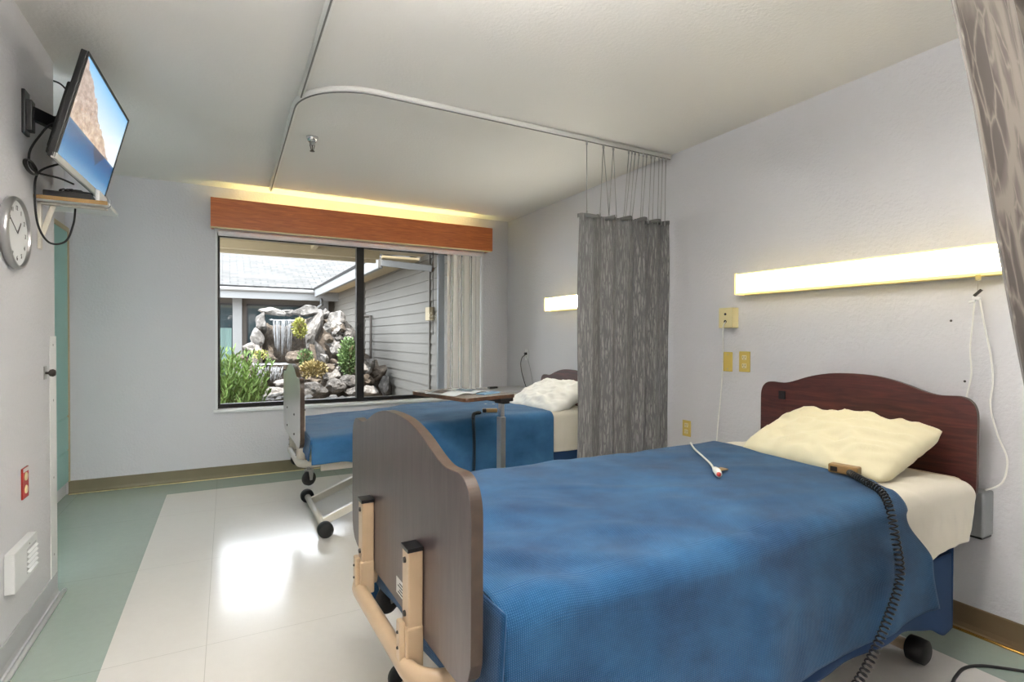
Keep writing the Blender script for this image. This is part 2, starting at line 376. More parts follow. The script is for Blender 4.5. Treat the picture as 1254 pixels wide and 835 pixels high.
# base trims
def base(name, a, b, h, mat, nrm, label):
    a, b = Vector(a), Vector(b); n = Vector(nrm); m = MB()
    prof = [(0, h), (.004, h), (.006, h-.004), (.006, .03), (.010, .012), (.022, .003), (.022, 0), (0, 0)]
    vs = [a+n*d+Vector((0, 0, z)) for d, z in prof]+[b+n*d+Vector((0, 0, z)) for d, z in prof]; k = len(prof)
    m.add(vs, [(i, (i+1) % k, k+(i+1) % k, k+i) for i in range(k)]+[tuple(range(k)), tuple(range(k, 2*k))])
    return struct(name, m, mat, label, 'baseboard')
base('baseboard_far', (-3.725, 0, 0), (0, 0, 0), .1, 'olivebase', (0, -1, 0), 'olive cove base under the window wall')
base('baseboard_right', (0, -7.6, 0), (0, 0, 0), .106, 'brownbase', (-1, 0, 0), 'brown cove base behind the beds')
base('baseboard_left', (-3.37, -7.6, 0), (-3.37, -1.952, 0), .105, 'greybase', (1, 0, 0), 'grey cove base under the television wall')
struct('trim_1', MB().tube([(-3.342, -7.6, .009), (-3.342, -1.945, .009)], .0095, 8), 'beadwhite', 'white bead along the left cove base', 'trim', smooth=True)
struct('trim_2', MB().tube([(-.026, -7.6, .004), (-.026, -.02, .004)], .006, 8), 'brass', 'brass coloured strip along the right cove base', 'trim', smooth=True)
struct('trim_3', MB().tube([(-3.72, -.026, .003), (-.03, -.026, .003)], .004, 8), 'ivory', 'pale strip along the far cove base', 'trim', smooth=True)
# corner guard
g = MB(); g.box((-3.369, -2.045, .095), (-3.3655, -1.9485, 1.19)); g.box((-3.46, -1.9515, .095), (-3.3655, -1.948, 1.19))
go = g.build('corner_guard', 'white', bevel=.001); tag(go, 'white corner guard strip on the end of the left wall', 'corner guard')
for z in (.2, .55, .9, 1.15): MB().lathe([(0, .002), (.005, .001), (.006, 0)], (-3.3655, -2.0, z), 'X', 10).build('screw', 'steel', go)

# ------------------------------------------------------------------ window
wn = MB(); d0, d1 = .075, .125
wn.box((WX0, d0, WZ0+.03), (WX0+.022, d1, WZ1-.03)); wn.box((WX0, d0, WZ1-.035), (WX1, d1, WZ1)); wn.box((WX0, d0, WZ0), (WX1, d1, WZ0+.04))
wn.box((WX1-.03, d0, WZ0+.03), (WX1, d1, WZ1-.03)); wn.box((-1.585, d0-.012, WZ0+.03), (-1.515, d1, WZ1-.03))
wo = struct('window_1', wn, 'blackframe', 'sliding window with dark frame', 'window', bevel=.003)
MB().box((WX0+.02, .098, WZ0+.035), (-1.56, .104, WZ1-.03)).build('pane', 'glass', wo)
MB().box((-1.54, .088, WZ0+.035), (-.7, .094, WZ1-.03)).build('pane', 'glass', wo)
MB().box((-.765, .062, WZ0+.035), (-.70, .11, WZ1-.03)).build('stile', 'alu', wo, bevel=.003)
MB().box((-.70, .098, WZ0+.035), (WX1-.02, .104, WZ1-.03)).build('pane', 'glass', wo)
MB().box((-1.562, .05, 1.18), (-1.538, .064, 1.31)).build('latch', 'blackframe', wo, bevel=.004)
struct('window_sill', MB().box((WX0-.03, -.035, WZ0-.022), (WX1+.03, .1, WZ0+.004)), 'jamb', 'white sill under the window', 'sill', bevel=.006)
t = MB(); e = .012
t.box((WX0-e, -.006, WZ0), (WX0+.004, .1, WZ1)); t.box((WX1-.006, -.006, WZ0), (WX1+.018, .1, WZ1)); t.box((WX0-e, -.006, WZ1-.006), (WX1+.018, .1, WZ1+.02))
struct('trim_4', t, 'jamb', 'white jamb lining of the window', 'trim', bevel=.002)
# vertical blinds
bl = thing('vertical_blinds', 'white vertical blinds drawn to the right side of the window', 'blinds', (0, 0, 0))
MB().box((WX0+.01, -.055, 2.035), (-.335, -.005, 2.072)).build('head_rail', 'jamb', bl, bevel=.003)
m = MB()
for i in range(9):
    x = -.69+.04*i+.004*sin(i*5); a = radians(54+18*sin(i*2.3)); n = 5
    for z0, z1 in ((.62, 2.035),):
        for k in range(n):
            u0, u1 = -.5+k/n, -.5+(k+1)/n; P = []
            for u in (u0, u1): P.append((x+cos(a)*u*.089+sin(a)*.006*(1-4*u*u), -.035+sin(a)*u*.06+.0, ))
            m.add([(P[0][0], P[0][1], z0), (P[1][0], P[1][1], z0), (P[1][0], P[1][1], z1), (P[0][0], P[0][1], z1)], [(0, 1, 2, 3)])
m.build('vanes', pm('vane_fabric', (242, 240, 236), .6), bl, solid=.0012)
MB().tube([(-.868, -.06, 2.04), (-.867, -.062, 1.22)], .0035, 8).build('wand', 'dknob', bl, smooth=True)
# valance
va = thing('valance', 'long reddish oak valance board above the window', 'valance', (0, 0, 0))
m = MB(); m.box((-2.787, -.155, 2.083), (-.258, -.135, 2.318)); m.box((-2.787, -.135, 2.083), (-2.767, 0, 2.318)); m.box((-.278, -.135, 2.083), (-.258, 0, 2.318))
m.build('board', 'redoak', va, bevel=.002)
MB().box((-2.79, -.15, 2.073), (-.262, -.132, 2.084)).build('lower_edge', 'ivory', va, bevel=.001)
vl = thing('valance_lamp', 'fluorescent strip lamp hidden behind the oak valance', 'lamp', (0, 0, 0))
MB().box((-2.7, -.115, 2.14), (-.32, 0, 2.155)).build('light_shield', 'white', vl)  # unseen shield added to keep the lamp glow above the valance
MB().box((-2.6, -.05, 2.155), (-.45, 0, 2.2)).build('housing', 'white', vl, bevel=.003)
MB().tube([(-2.58, -.07, 2.185), (-.47, -.07, 2.185)], .013, 12).build('tube', 'tubeyel', vl, smooth=True)

# ------------------------------------------------------------------ closet
cl = thing('built_in_closet', 'teal built-in closet in the recess beside the left wall', 'closet', (-3.725, 0, 0))
m = MB(); m.box((-.012, -1.85, .1), (0, -.003, 1.985)); m.build('carcass', 'teal', cl)
MB().box((-.006, -1.85, .60), (.006, -.03, 1.965)).build('door', 'teal', cl, bevel=.002)
for z0, z1 in ((.345, .585), (.108, .335)):
    dr = MB().box((-.006, -1.85, z0), (.006, -.03, z1)).build('drawer', 'teal', cl, bevel=.002)
    MB().lathe([(.004, .006), (.004, .014), (.009, .018), (.009, .024), (0, .027)], (0, -.72, (z0+z1)/2), 'X', 14).build('knob', 'steel', dr, smooth=True)
m = MB(); m.box((-.01, -.03, .1), (.012, -.003, 1.998)); m.box((-.01, -1.85, 1.967), (.012, -.03, 1.998)); m.build('trim', 'oaktrim', cl, bevel=.001)

# ------------------------------------------------------------------ left wall fittings
WLX = -3.37
ck = thing('wall_clock', 'round silver rimmed wall clock with white face', 'clock', (WLX, -2.515, 1.567))
MB().lathe([(0, 0), (.122, 0), (.131, .008), (.133, .018), (.129, .028), (.122, .030), (.119, .026), (.119, .016)], axis='X', seg=48).build('rim', 'steel', ck, smooth=True)
MB().lathe([(0, .018), (.120, .018), (.120, .012), (0, .012)], axis='X', seg=40).build('face', 'white', ck)
from math import atan2
nums = bpy.data.collections
for i in range(12):
    a = pi/2-(i+1)*2*pi/12
    cu = bpy.data.curves.new('numeral', 'FONT'); cu.body = str(i+1); cu.size = .024; cu.align_x = 'CENTER'; cu.align_y = 'CENTER'; cu.extrude = .0004
    tmp = bpy.data.objects.new('numeral_src', cu); COL.objects.link(tmp); dg = bpy.context.evaluated_depsgraph_get()
    me = bpy.data.meshes.new_from_object(tmp.evaluated_get(dg)); bpy.data.objects.remove(tmp)
    me.materials.clear(); me.materials.append(M['black'])
    o = bpy.data.objects.new('numeral', me); COL.objects.link(o); o.parent = ck
    # face looks along +X ; reader's right is +Y reversed -> viewer inside the room facing -X sees +Y at right
    o.matrix_local = Matrix(((0, 0, 1, .0188), (1, 0, 0, .092*cos(a)), (0, 1, 0, .092*sin(a)), (0, 0, 0, 1)))
for nm, ang, L, wd in (('hour_hand', 50, .055, .006), ('minute_hand', 150, .085, .004)):
    a = radians(ang); MB().bar((.021, 0, 0), (.021, L*cos(a), L*sin(a)), wd, .001, (1, 0, 0)).build(nm, 'black', ck)
# knob latch
kb = thing('door_knob', 'dark round knob on a steel plate on the left wall', 'knob', (WLX, -2.114, 1.03))
MB().box((0, -.014, -.028), (.004, .022, .03)).build('plate', 'steel', kb, bevel=.003)
MB().lathe([(.006, .003), (.006, .014), (.015, .02), (.017, .03), (.012, .038), (0, .04)], (0, 0, 0), 'X', 20).build('knob', 'dknob', kb, smooth=True)
# red emergency outlet
ro = thing('emergency_outlet', 'small red wall plate with cream outlets low on the left wall', 'outlet', (WLX, -2.385, .62))
MB().box((0, -.036, -.06), (.006, .036, .06)).build('plate', 'red', ro, bevel=.002)
for z in (-.026, .024): MB().lathe([(0, .0095), (.015, .009), (.017, .005)], (0, 0, z), 'X', 20).build('receptacle', 'ivory', ro, smooth=True)
MB().box((.0055, -.03, .044), (.0075, .03, .058)).build('label_strip', 'label', ro)
# vent box
vb = thing('vent_box', 'white louvred vent box mounted low on the left wall', 'vent', (WLX, -2.475, .27))
m = MB(); m.box((0, -.13, 0), (.03, .13, .145)); m.build('housing', pm('vent_enamel', (214, 216, 217), .4), vb, bevel=.003)
m = MB(); m.box((.029, .0, .022), (.0305, .112, .115)); m.build('recess', 'greybase', vb)
m = MB()
for i in range(5):
    z = .028+.0185*i; m.bar((.033, .002, z), (.033, .11, z), .012, .0025, (.6, 0, .8))
m.build('louvres', 'white', vb)
MB().lathe([(0, .033), (.003, .032), (.003, .030)], (0, .03, .128), 'X', 10).build('screw', 'steel', vb)

# ------------------------------------------------------------------ television and shelf
tvc = Vector((-3.173, -2.181, 2.066)); ty, tt = -.042, .245
n_ = Vector((cos(ty)*cos(tt), sin(ty)*cos(tt), -sin(tt))); r_ = Vector((-sin(ty), cos(ty), 0)); u_ = Vector((cos(ty)*sin(tt), sin(ty)*sin(tt), cos(tt)))
TM = Matrix(((n_.x, r_.x, u_.x, tvc.x), (n_.y, r_.y, u_.y, tvc.y), (n_.z, r_.z, u_.z, tvc.z), (0, 0, 0, 1)))
tv = thing('television', 'flat television tilted down on a wall bracket, coastal cliffs on screen', 'television', mw=TM)
W, H = .36, .215
m = MB(); m.box((-.022, -W, -H), (0, W, H)); m.build('casing', 'black', tv, bevel=.003)
m = MB(); m.box((-.055, -.29, -.17), (-.02, .29, .1)); m.box((-.062, -.12, -.10), (-.05, .12, .08)); m.box((-.05, -.30, -.195), (-.02, -.18, -.165)); m.build('rear_housing', 'blackrough', tv, bevel=.006)
m = MB(); b = .012
m.box((0, -W, H-b), (.004, W, H)); m.box((0, -W, -H), (.004, -W+b, H)); m.box((0, W-b*.7, -H), (.004, W, H)); m.build('bezel', 'black', tv, bevel=.001)
MB().box((-.01, -W, -H-.004), (.006, W, -H+.02)).build('lower_bezel', 'label', tv, bevel=.002)
m = MB(); m.grid(1, 1, lambda u, v: (.0012, -W+b+(2*W-2*b)*u, -H+.02+(2*H-.032)*v), lambda u, v: (u, v)); m.build('screen', 'screen', tv)
mt = thing('television_mount', 'black articulated wall bracket behind the television', 'bracket', (WLX, -2.36, 2.06))
m = MB(); m.box((0, -.03, -.085), (.012, .03, .085)); m.box((.01, -.022, -.07), (.03, .022, .05)); m.build('wall_plate', 'black', mt, bevel=.003)
m = MB(); m.bar((.02, 0, .005), (.085, .1, .0), .03, .05); m.cyl((.085, .1, -.035), (.085, .1, .035), .017, 16); m.bar((.085, .1, 0), (.125, .17, 0), .028, .04); m.build('arm', 'black', mt, bevel=.003)
sh = thing('wall_shelf', 'small white shelf with raw brown edge beneath the television', 'shelf', (WLX, -2.25, 1.755))
MB().box((0, .004, .0), (.245, .26, .016)).build('board', 'white', sh, bevel=.001)
MB().box((0, 0, .0), (.245, .0035, .016)).build('edge', 'brownpatch', sh)
m = MB(); m.box((.0, .05, -.012), (.235, .075, -.001)); m.box((0, .05, -.2), (.012, .075, -.001)); m.bar((.01, .0625, -.15), (.05, .0625, -.012), .02, .006, (0, 1, 0)); m.build('bracket', 'cream', sh, bevel=.002)
sb = thing('cable_box', 'black cable box with coiled leads lying on the wall shelf', 'cable box', (-3.27, -2.16, 1.771))
MB().box((-.075, -.07, 0), (.085, .09, .028)).build('housing', 'black', sb, bevel=.003)
m = MB(); m.tube([Vector((.02+.05*cos(a*.9)+.008*sin(3*a), .01+.05*sin(a*.9), .034+.0015*(i % 9))) for i, a in enumerate([k*.35 for k in range(90)])], .003, 6); m.build('coiled_lead', 'blackrough', sb, smooth=True)
m = MB(); m.box((.12-.02, -.075, 0), (.135-.02, .09, .05)); m.build('adapter', 'white', sb, bevel=.004)
def adopt(o, root):
    bpy.context.view_layer.update(); o.parent = root; o.matrix_parent_inverse = root.matrix_world.inverted()
    for k in ('label', 'category'): 
        if k in o: del o[k]
def cable(name, label, pts, r, mat='black', cat='cable', n=10, group=None):
    o = MB().tube(catmull(pts, n), r, 8).build(name, mat, smooth=True); return tag(o, label, cat, group)
cable('power_cable', 'black cable looping below the wall shelf from the television', [(-3.27, -2.20, 1.93), (-3.345, -2.27, 1.86), (-3.355, -2.29, 1.76), (-3.35, -2.27, 1.64), (-3.325, -2.22, 1.58), (-3.285, -2.16, 1.60), (-3.265, -2.13, 1.68), (-3.262, -2.11, 1.752)], .0042)
cable('antenna_cable', 'thin black cable from the wall end to the back of the television', [(-3.372, -1.94, 2.36), (-3.33, -1.98, 2.33), (-3.27, -2.04, 2.24), (-3.25, -2.1, 2.16)], .004)
cable('signal_cable', 'black cable hanging from the television mount behind the set', [(-3.245, -2.20, 2.05), (-3.29, -2.31, 2.05), (-3.33, -2.34, 1.98), (-3.352, -2.37, 1.90), (-3.34, -2.36, 1.84), (-3.28, -2.28, 1.84), (-3.25, -2.2, 1.84)], .0042)
cable('looped_cable', 'black coil of cable hanging against the wall under the television mount', [(-3.355+.0008*i*.5, -2.36+.07*cos(i*.7), 1.852+.022*sin(i*.7)) for i in range(28)], .0035, n=4)
cable('shelf_lead', 'thin grey lead dangling over the front of the wall shelf', [(-3.13, -2.2, 1.80), (-3.115, -2.23, 1.775), (-3.118, -2.25, 1.745), (-3.135, -2.255, 1.735)], .0022, 'greybox')

# ------------------------------------------------------------------ right wall fittings
def outlet(y, z, h, w, label, slots=True, mat='yellowplate', name='outlet_plate', cat='outlet', x=0.0):
    t = thing(name, label, cat, (x, y, z))
    MB().box((-.006, -w/2, -h/2), (0, w/2, h/2)).build('plate', mat, t, bevel=.003)
    if slots:
        for dz in (-h*.2, h*.2):
            q = MB().box((-.009, -.016, dz-.014), (-.004, .016, dz+.014)).build('receptacle', 'ivory' if mat != 'white' else 'white', t, bevel=.003)
            k = MB()
            for yy in (-.007, .007): k.box((-.0096, yy-.0012, dz-.002), (-.0085, yy+.0012, dz+.008))
            k.box((-.0096, -.002, dz-.010), (-.0085, .002, dz-.006)); k.build('slots', 'ink', q)
    else:
        for dz in (-h*.36, h*.36): MB().lathe([(0, .008), (.003, .0075), (.0035, .005)], (0, 0, dz), '-X', 10).build('screw', 'steel', t)
    return t
outlet(-2.878, 1.052, .118, .066, 'blank yellowed wall plate left of the duplex outlet', False)
outlet(-2.996, 1.057, .12, .075, 'yellowed duplex outlet beside the blank plate, left of the headboard')
outlet(-2.555, .60, .105, .07, 'yellowed outlet low on the wall beside the grey curtain')
outlet(-.43, 1.02, .11, .07, 'pale outlet on the wall behind the far bed', True, 'white')
nb = thing('nurse_call_box', 'ivory nurse call box with a white cord plugged in', 'call box', (0, -2.90, 1.315))
MB().box((-.055, -.05, -.06), (0, .05, .06)).build('housing', 'ivory', nb, bevel=.004)
for z, r in ((.022, .007), (-.022, .009)): MB().lathe([(r, .0), (r, .004), (r*.6, .006), (0, .006)], (-.0545, .0, z), '-X', 16).build('jack', 'black', nb)
def overbed(y0, y1, z0, z1, label, mat):
    t = thing('overbed_light', label, 'light fixture', (0, (y0+y1)/2, z0)); L = abs(y1-y0)/2; h = z1-z0
    MB().box((-.03, -L, -.004), (0, L, h+.004)).build('back_plate', 'ivory', t, bevel=.002)
    MB().box((-.1, -L+.012, .006), (-.09, L-.012, h-.006)).build('diffuser', mat, t, bevel=.004)
    m = MB(); m.box((-.098, -L+.012, h-.008), (-.03, L-.012, h)); m.box((-.098, -L+.012, 0), (-.03, L-.012, .008)); m.build('rim', 'tubeside', t, bevel=.002)
    for s_ in (-1, 1): MB().box((-.103, s_*L-(.012 if s_ > 0 else 0), -.003), (-.02, s_*L+(.012 if s_ < 0 else 0), h+.003)).build('end_cap', 'tubeside', t, bevel=.002)
    return t
overbed(-3.0, -4.225, 1.446, 1.562, 'long lit wall light above the near bed headboard', 'tube')
overbed(-.922, -2.12, 1.438, 1.557, 'lit wall light above the far bed, partly behind the grey curtain', 'tubefar')
ps = thing('pull_switch', 'pull switch with chain and clips hanging under the near wall light', 'pull switch', (-.06, -4.112, 1.446))
MB().lathe([(.007, -.022), (.009, -.018), (.009, 0)], seg=16).build('socket', 'ivory', ps, smooth=True)
MB().tube([(0, 0, -.02), (0, .001, -.062)], .0012, 6).build('chain', 'steel', ps)
MB().bar((0, -.012, -.058), (0, .012, -.082), .01, .012, (1, 0, 0)).build('clip', 'dknob', ps, bevel=.002)
MB().bar((0.004, .02, -.088), (.004, -.008, -.094), .012, .012, (1, 0, 0)).build('clip', 'white', ps, bevel=.003)
MB().bar((0.004, .03, -.106), (.004, .008, -.1), .01, .014, (1, 0, 0)).build('clip', 'white', ps, bevel=.003)
pc_ = cable('pull_cord', 'white pull cord hanging behind the near headboard from the switch', [(-.055, -4.10, 1.345), (-.05, -4.092, 1.25), (-.04, -4.082, 1.15), (-.035, -4.085, 1.05), (-.035, -4.07, .96), (-.035, -4.06, .90)], .0028, 'cord', 'cord')
ctc_ = cable('control_cord', 'white cord looping from the pull switch down to the grey control box', [(-.055, -4.116, 1.35), (-.045, -4.128, 1.25), (-.03, -4.145, 1.12), (-.025, -4.15, 1.02), (-.022, -4.142, .93), (-.02, -4.165, .82), (-.02, -4.195, .73), (-.03, -4.185, .64), (-.05, -4.14, .60)], .0032, 'cord', 'cord')
adopt(pc_, ps)
gb = thing('control_box', 'grey bed control box mounted on the wall behind the near headboard', 'control box', (0, -4.09, .42))
MB().box((-.09, -.06, 0), (0, .055, .175)).build('housing', 'greybox', gb, bevel=.006)
MB().box((-.085, -.055, -.008), (-.005, .05, 0)).build('foot', 'black', gb)
adopt(ctc_, gb)
sc = MB()
for y, z in ((-4.0, 1.27), (-4.05, 1.02)): sc.lathe([(0, .002), (.004, .0015), (.005, 0)], (-.0005, y, z), '-X', 10)
struct('trim_5', sc, 'dknob', 'screw heads left in the wall above the bed', 'trim')
# call cord with pear plug
clc_ = cable('call_cord', 'white call cord falling from the nurse call box behind the near bed', [(-.058, -2.905, 1.293), (-.075, -2.90, 1.25), (-.06, -2.89, 1.1), (-.05, -2.875, .95), (-.05, -2.862, .8), (-.06, -2.855, .66), (-.08, -2.86, .5)], .003, 'cord', 'cord')

adopt(clc_, nb)
# ------------------------------------------------------------------ ceiling fittings
def track(name, label, pts):
    t = thing(name, label, 'curtain track')
    m = MB(); m.tube([(p[0], p[1], CEIL-.0145) for p in pts], .0155, 8); m.build('rail', 'railpaint', t, smooth=True)
    m = MB(); pts = [Vector((p[0], p[1], 0)) for p in pts]
    m.tube([(p[0], p[1], CEIL-.0305) for p in pts], .004, 6); m.build('slot', 'slot', t)
    return t
track('curtain_track', 'straight ceiling curtain track running towards the viewer', [(-2.33, -6.9, 0), (-2.337, -3.0, 0), (-2.338, -2.19, 0)])
R_ = .36; arc = [(-2.352+R_-R_*cos(a), -2.395+R_-R_*sin(a), 0) for a in [i*pi/2/14 for i in range(15)]]
track('curtain_track', 'L shaped ceiling curtain track around the far bed', [(-2.346, -.2, 0), (-2.35, -1.2, 0)]+arc+[(-1.2, -2.395, 0), (-.01, -2.395, 0)])
track('curtain_track', 'short ceiling curtain track holding the near curtain at the right', [(-1.9, -4.5, 0), (-1.0, -4.5, 0), (-.01, -4.5, 0)])
sp = thing('fire_sprinkler', 'chrome pendant fire sprinkler on the ceiling', 'sprinkler', (-2.2, -1.56, CEIL))
MB().lathe([(.036, 0), (.034, -.012), (.024, -.03), (.020, -.032), (0, -.032)], seg=24).build('escutcheon', 'chrome', sp, smooth=True)
m = MB(); m.lathe([(.017, -.03), (.017, -.045), (.012, -.052), (0, -.052)], seg=16); m.build('body', 'steel', sp)
m = MB(); m.bar((-.014, 0, -.05), (-.006, 0, -.082), .005, .004); m.bar((.014, 0, -.05), (.006, 0, -.082), .005, .004); m.cyl((0, 0, -.05), (0, 0, -.085), .003, 8); m.build('yoke', 'dknob', sp)
MB().lathe([(0, -.086), (.014, -.086), (.015, -.089), (0, -.09)], seg=18).build('deflector', 'dknob', sp)
for lx, ly, wx, wy, dn, up, ll in ((-1.9, -6.3, .6, .3, 'fill_down', 'fill_up', 'added fill light hung out of view near the entry door'), (-2.2, -4.28, .42, .2, 'fill_down_near', 'fill_up_near', 'added fill light hung out of view near the foot of the near bed')):  # added out of view to lift the room brightness
    tr = thing('fill_light', ll, 'added fill light', (lx, ly, CEIL))
    MB().box((-wx-.03, -wy-.03, -.27), (wx+.03, wy+.03, -.22)).build('frame', 'white', tr, bevel=.004)
    MB().box((-wx, -wy, -.276), (wx, wy, -.269)).build('diffuser', dn, tr)
    MB().box((-wx, -wy, -.221), (wx, wy, -.214)).build('upper_diffuser', up, tr)
    for q in (-wx*.7, wx*.7): MB().tube([(q, 0, -.22), (q, 0, 0)], .004, 8).build('suspension_rod', 'steel', tr)

# ------------------------------------------------------------------ privacy curtains
def cloth(P, Q, top, bot, nf, amp, seed, length, lean=None, nu=220, nv=40):
    P, Q = Vector(P), Vector(Q); d = (Q-P).normalized(); nn = Vector((-d.y, d.x, 0))
    def fn(u, v):
        ph = nf*2*pi*(u+.05*nz(u*4, seed))+1.3*nz(u*3, seed+4)
        k = .55+.45*(1-v); a = amp*(.75+.5*nz(u*6, seed+9))
        o = a*sin(ph)*(.6+.4*min(1, (1-v)*3+.2))+.012*nz(u*8, v*3, seed)
        x = P+(Q-P)*u+nn*o+d*(.35*a*sin(2*ph))
        zt = top(u); z = bot+(zt-bot)*v
        p = Vector((x.x, x.y, z))
        if lean: p += lean(u, v, z)
        return p
    return MB().grid(nu, nv, fn, lambda u, v: (u*length, v*(2.0-bot)))
pc = thing('privacy_curtain', 'grey patterned privacy curtain hanging between the two beds', 'curtain', (0, 0, 0))
topf = lambda u: 1.962+.025*u+.006*sin(u*40)-.006*abs(sin(u*14))
c1 = cloth((-.752, -2.395, 0), (-.03, -2.395, 0), topf, .32, 5.5, .034, 1.7, 1.5, lean=lambda u, v, z: Vector((.0, .01*nz(u*5, v*2), 0)))
c1.build('cloth', 'curtain', pc, smooth=True, solid=.003)
MB().grid(110, 1, lambda u, v: (-.752+.722*u, -2.399+.034*sin(5.5*2*pi*(u+.05*nz(u*4, 1.7))+1.3*nz(u*3, 5.7)), topf(u)-.022+.024*v), lambda u, v: (u, v)).build('hem', pm('curtain_hem', (112, 112, 112), .8), pc, smooth=True, solid=.005)
hang = [(-.706, -.703), (-.579, -.60), (-.575, -.53), (-.50, -.53), (-.497, -.47), (-.372, -.41), (-.345, -.395), (-.32, -.36), (-.285, -.34), (-.25, -.27), (-.22, -.255), (-.18, -.2), (-.15, -.165), (-.11, -.12), (-.08, -.09), (-.05, -.055)]
for xt, xb in hang:
    m = MB(); m.tube([(xt, -2.395, CEIL-.05), (xb, -2.395, 1.975)], .0026, 6); m.cyl((xt, -2.395, CEIL-.052), (xt, -2.395, CEIL-.02), .006, 8); m.cyl((xb, -2.395, 1.955), (xb, -2.395, 1.98), .005, 8)
    m.build('hanger', 'steel', pc, smooth=True)
pc2 = thing('privacy_curtain', 'branch patterned curtain, backlit tone in its colours, drawn back at the right edge', 'curtain', (0, 0, 0))
c2 = cloth((-1.42, -4.50, 0), (-.55, -4.50, 0), lambda u: 2.40, .35, 4.2, .035, 5.3, 1.6, lean=lambda u, v, z: Vector((.0, -.165*(2.42-z), 0)))
c2.build('cloth', 'curtain_near', pc2, smooth=True, solid=.003)

# ------------------------------------------------------------------ beds
def panel_outline(zt, zb):
    h = [(.0, .066), (.08, .063), (.15, .052), (.21, .036), (.26, .018), (.30, .005), (.335, -.001), (.37, 0), (.40, .001), (.425, -.006), (.445, -.025), (.4555, -.055), (.4575, -.09)]
    right = [(a, zt+b) for a, b in h]
    low = [(.4575, zb+.10), (.456, zb+.065), (.445, zb+.035), (.425, zb+.015), (.39, zb+.002), (.35, zb), (.2, zb), (0, zb)]
    half = [Vector((a, b, 0)) for a, b in right+low]
    sm = catmull(half[:13], 4)+[Vector((a, b, 0)) for a, b in low]
    R = [(p.x, p.y) for p in sm]; L = [(-a, b) for a, b in R[::-1]]
    return R[:-1]+L[:-1]
def place(pose, X, s, z):
    c, sn = cos(pose[2]), sin(pose[2]); return Vector((pose[0]+c*X-sn*s, pose[1]+sn*X+c*s, z))
def caster(parent, X, s, z, r, mat, name='caster', a=0):
    t = MB(); ca, sa = cos(a), sin(a)
    def T(p): return (X+ca*p[0]-sa*p[1], s+sa*p[0]+ca*p[1], z+p[2])
    m = MB(); pr = [(0, -.016), (r*.6, -.016), (r*.93, -.014), (r, -.008), (r, .008), (r*.93, .014), (r*.6, .016), (0, .016)]
    seg = 24; vs = []
    for (rr, h) in pr:
        for k in range(seg): vs.append(T((rr*cos(2*pi*k/seg), h, rr*sin(2*pi*k/seg))))
    m.add(vs, [(i*seg+k, i*seg+(k+1) % seg, (i+1)*seg+(k+1) % seg, (i+1)*seg+k) for i in range(len(pr)-1) for k in range(seg)])
    w = m.build(name, 'blackrough', parent, smooth=True)
    f = MB()
    for sd in (-1, 1):
        y = sd*.021; q = [T((-.018, y, r*1.15)), T((.018, y, r*1.15)), T((.008, y, -.008)), T((-.008, y, -.008))]; q2 = [T((-.018, y+sd*.003, r*1.15)), T((.018, y+sd*.003, r*1.15)), T((.008, y+sd*.003, -.008)), T((-.008, y+sd*.003, -.008))]
        f.add(q+q2, [(0, 1, 2, 3), (4, 7, 6, 5), (0, 4, 5, 1), (1, 5, 6, 2), (2, 6, 7, 3), (3, 7, 4, 0)])
    f.cyl(T((0, -.024, 0)), T((0, .024, 0)), .006, 10)
    c0, c1 = T((-.03, -.026, r*1.12)), T((.03, .026, r*1.12)); f.cyl(T((0, 0, r*1.1)), T((0, 0, r*1.28)), .028, 16); f.cyl(T((0, 0, r*1.2)), T((0, 0, r*1.9)), .011, 10)
    f.build('fork', mat, w, bevel=.001)
    return w
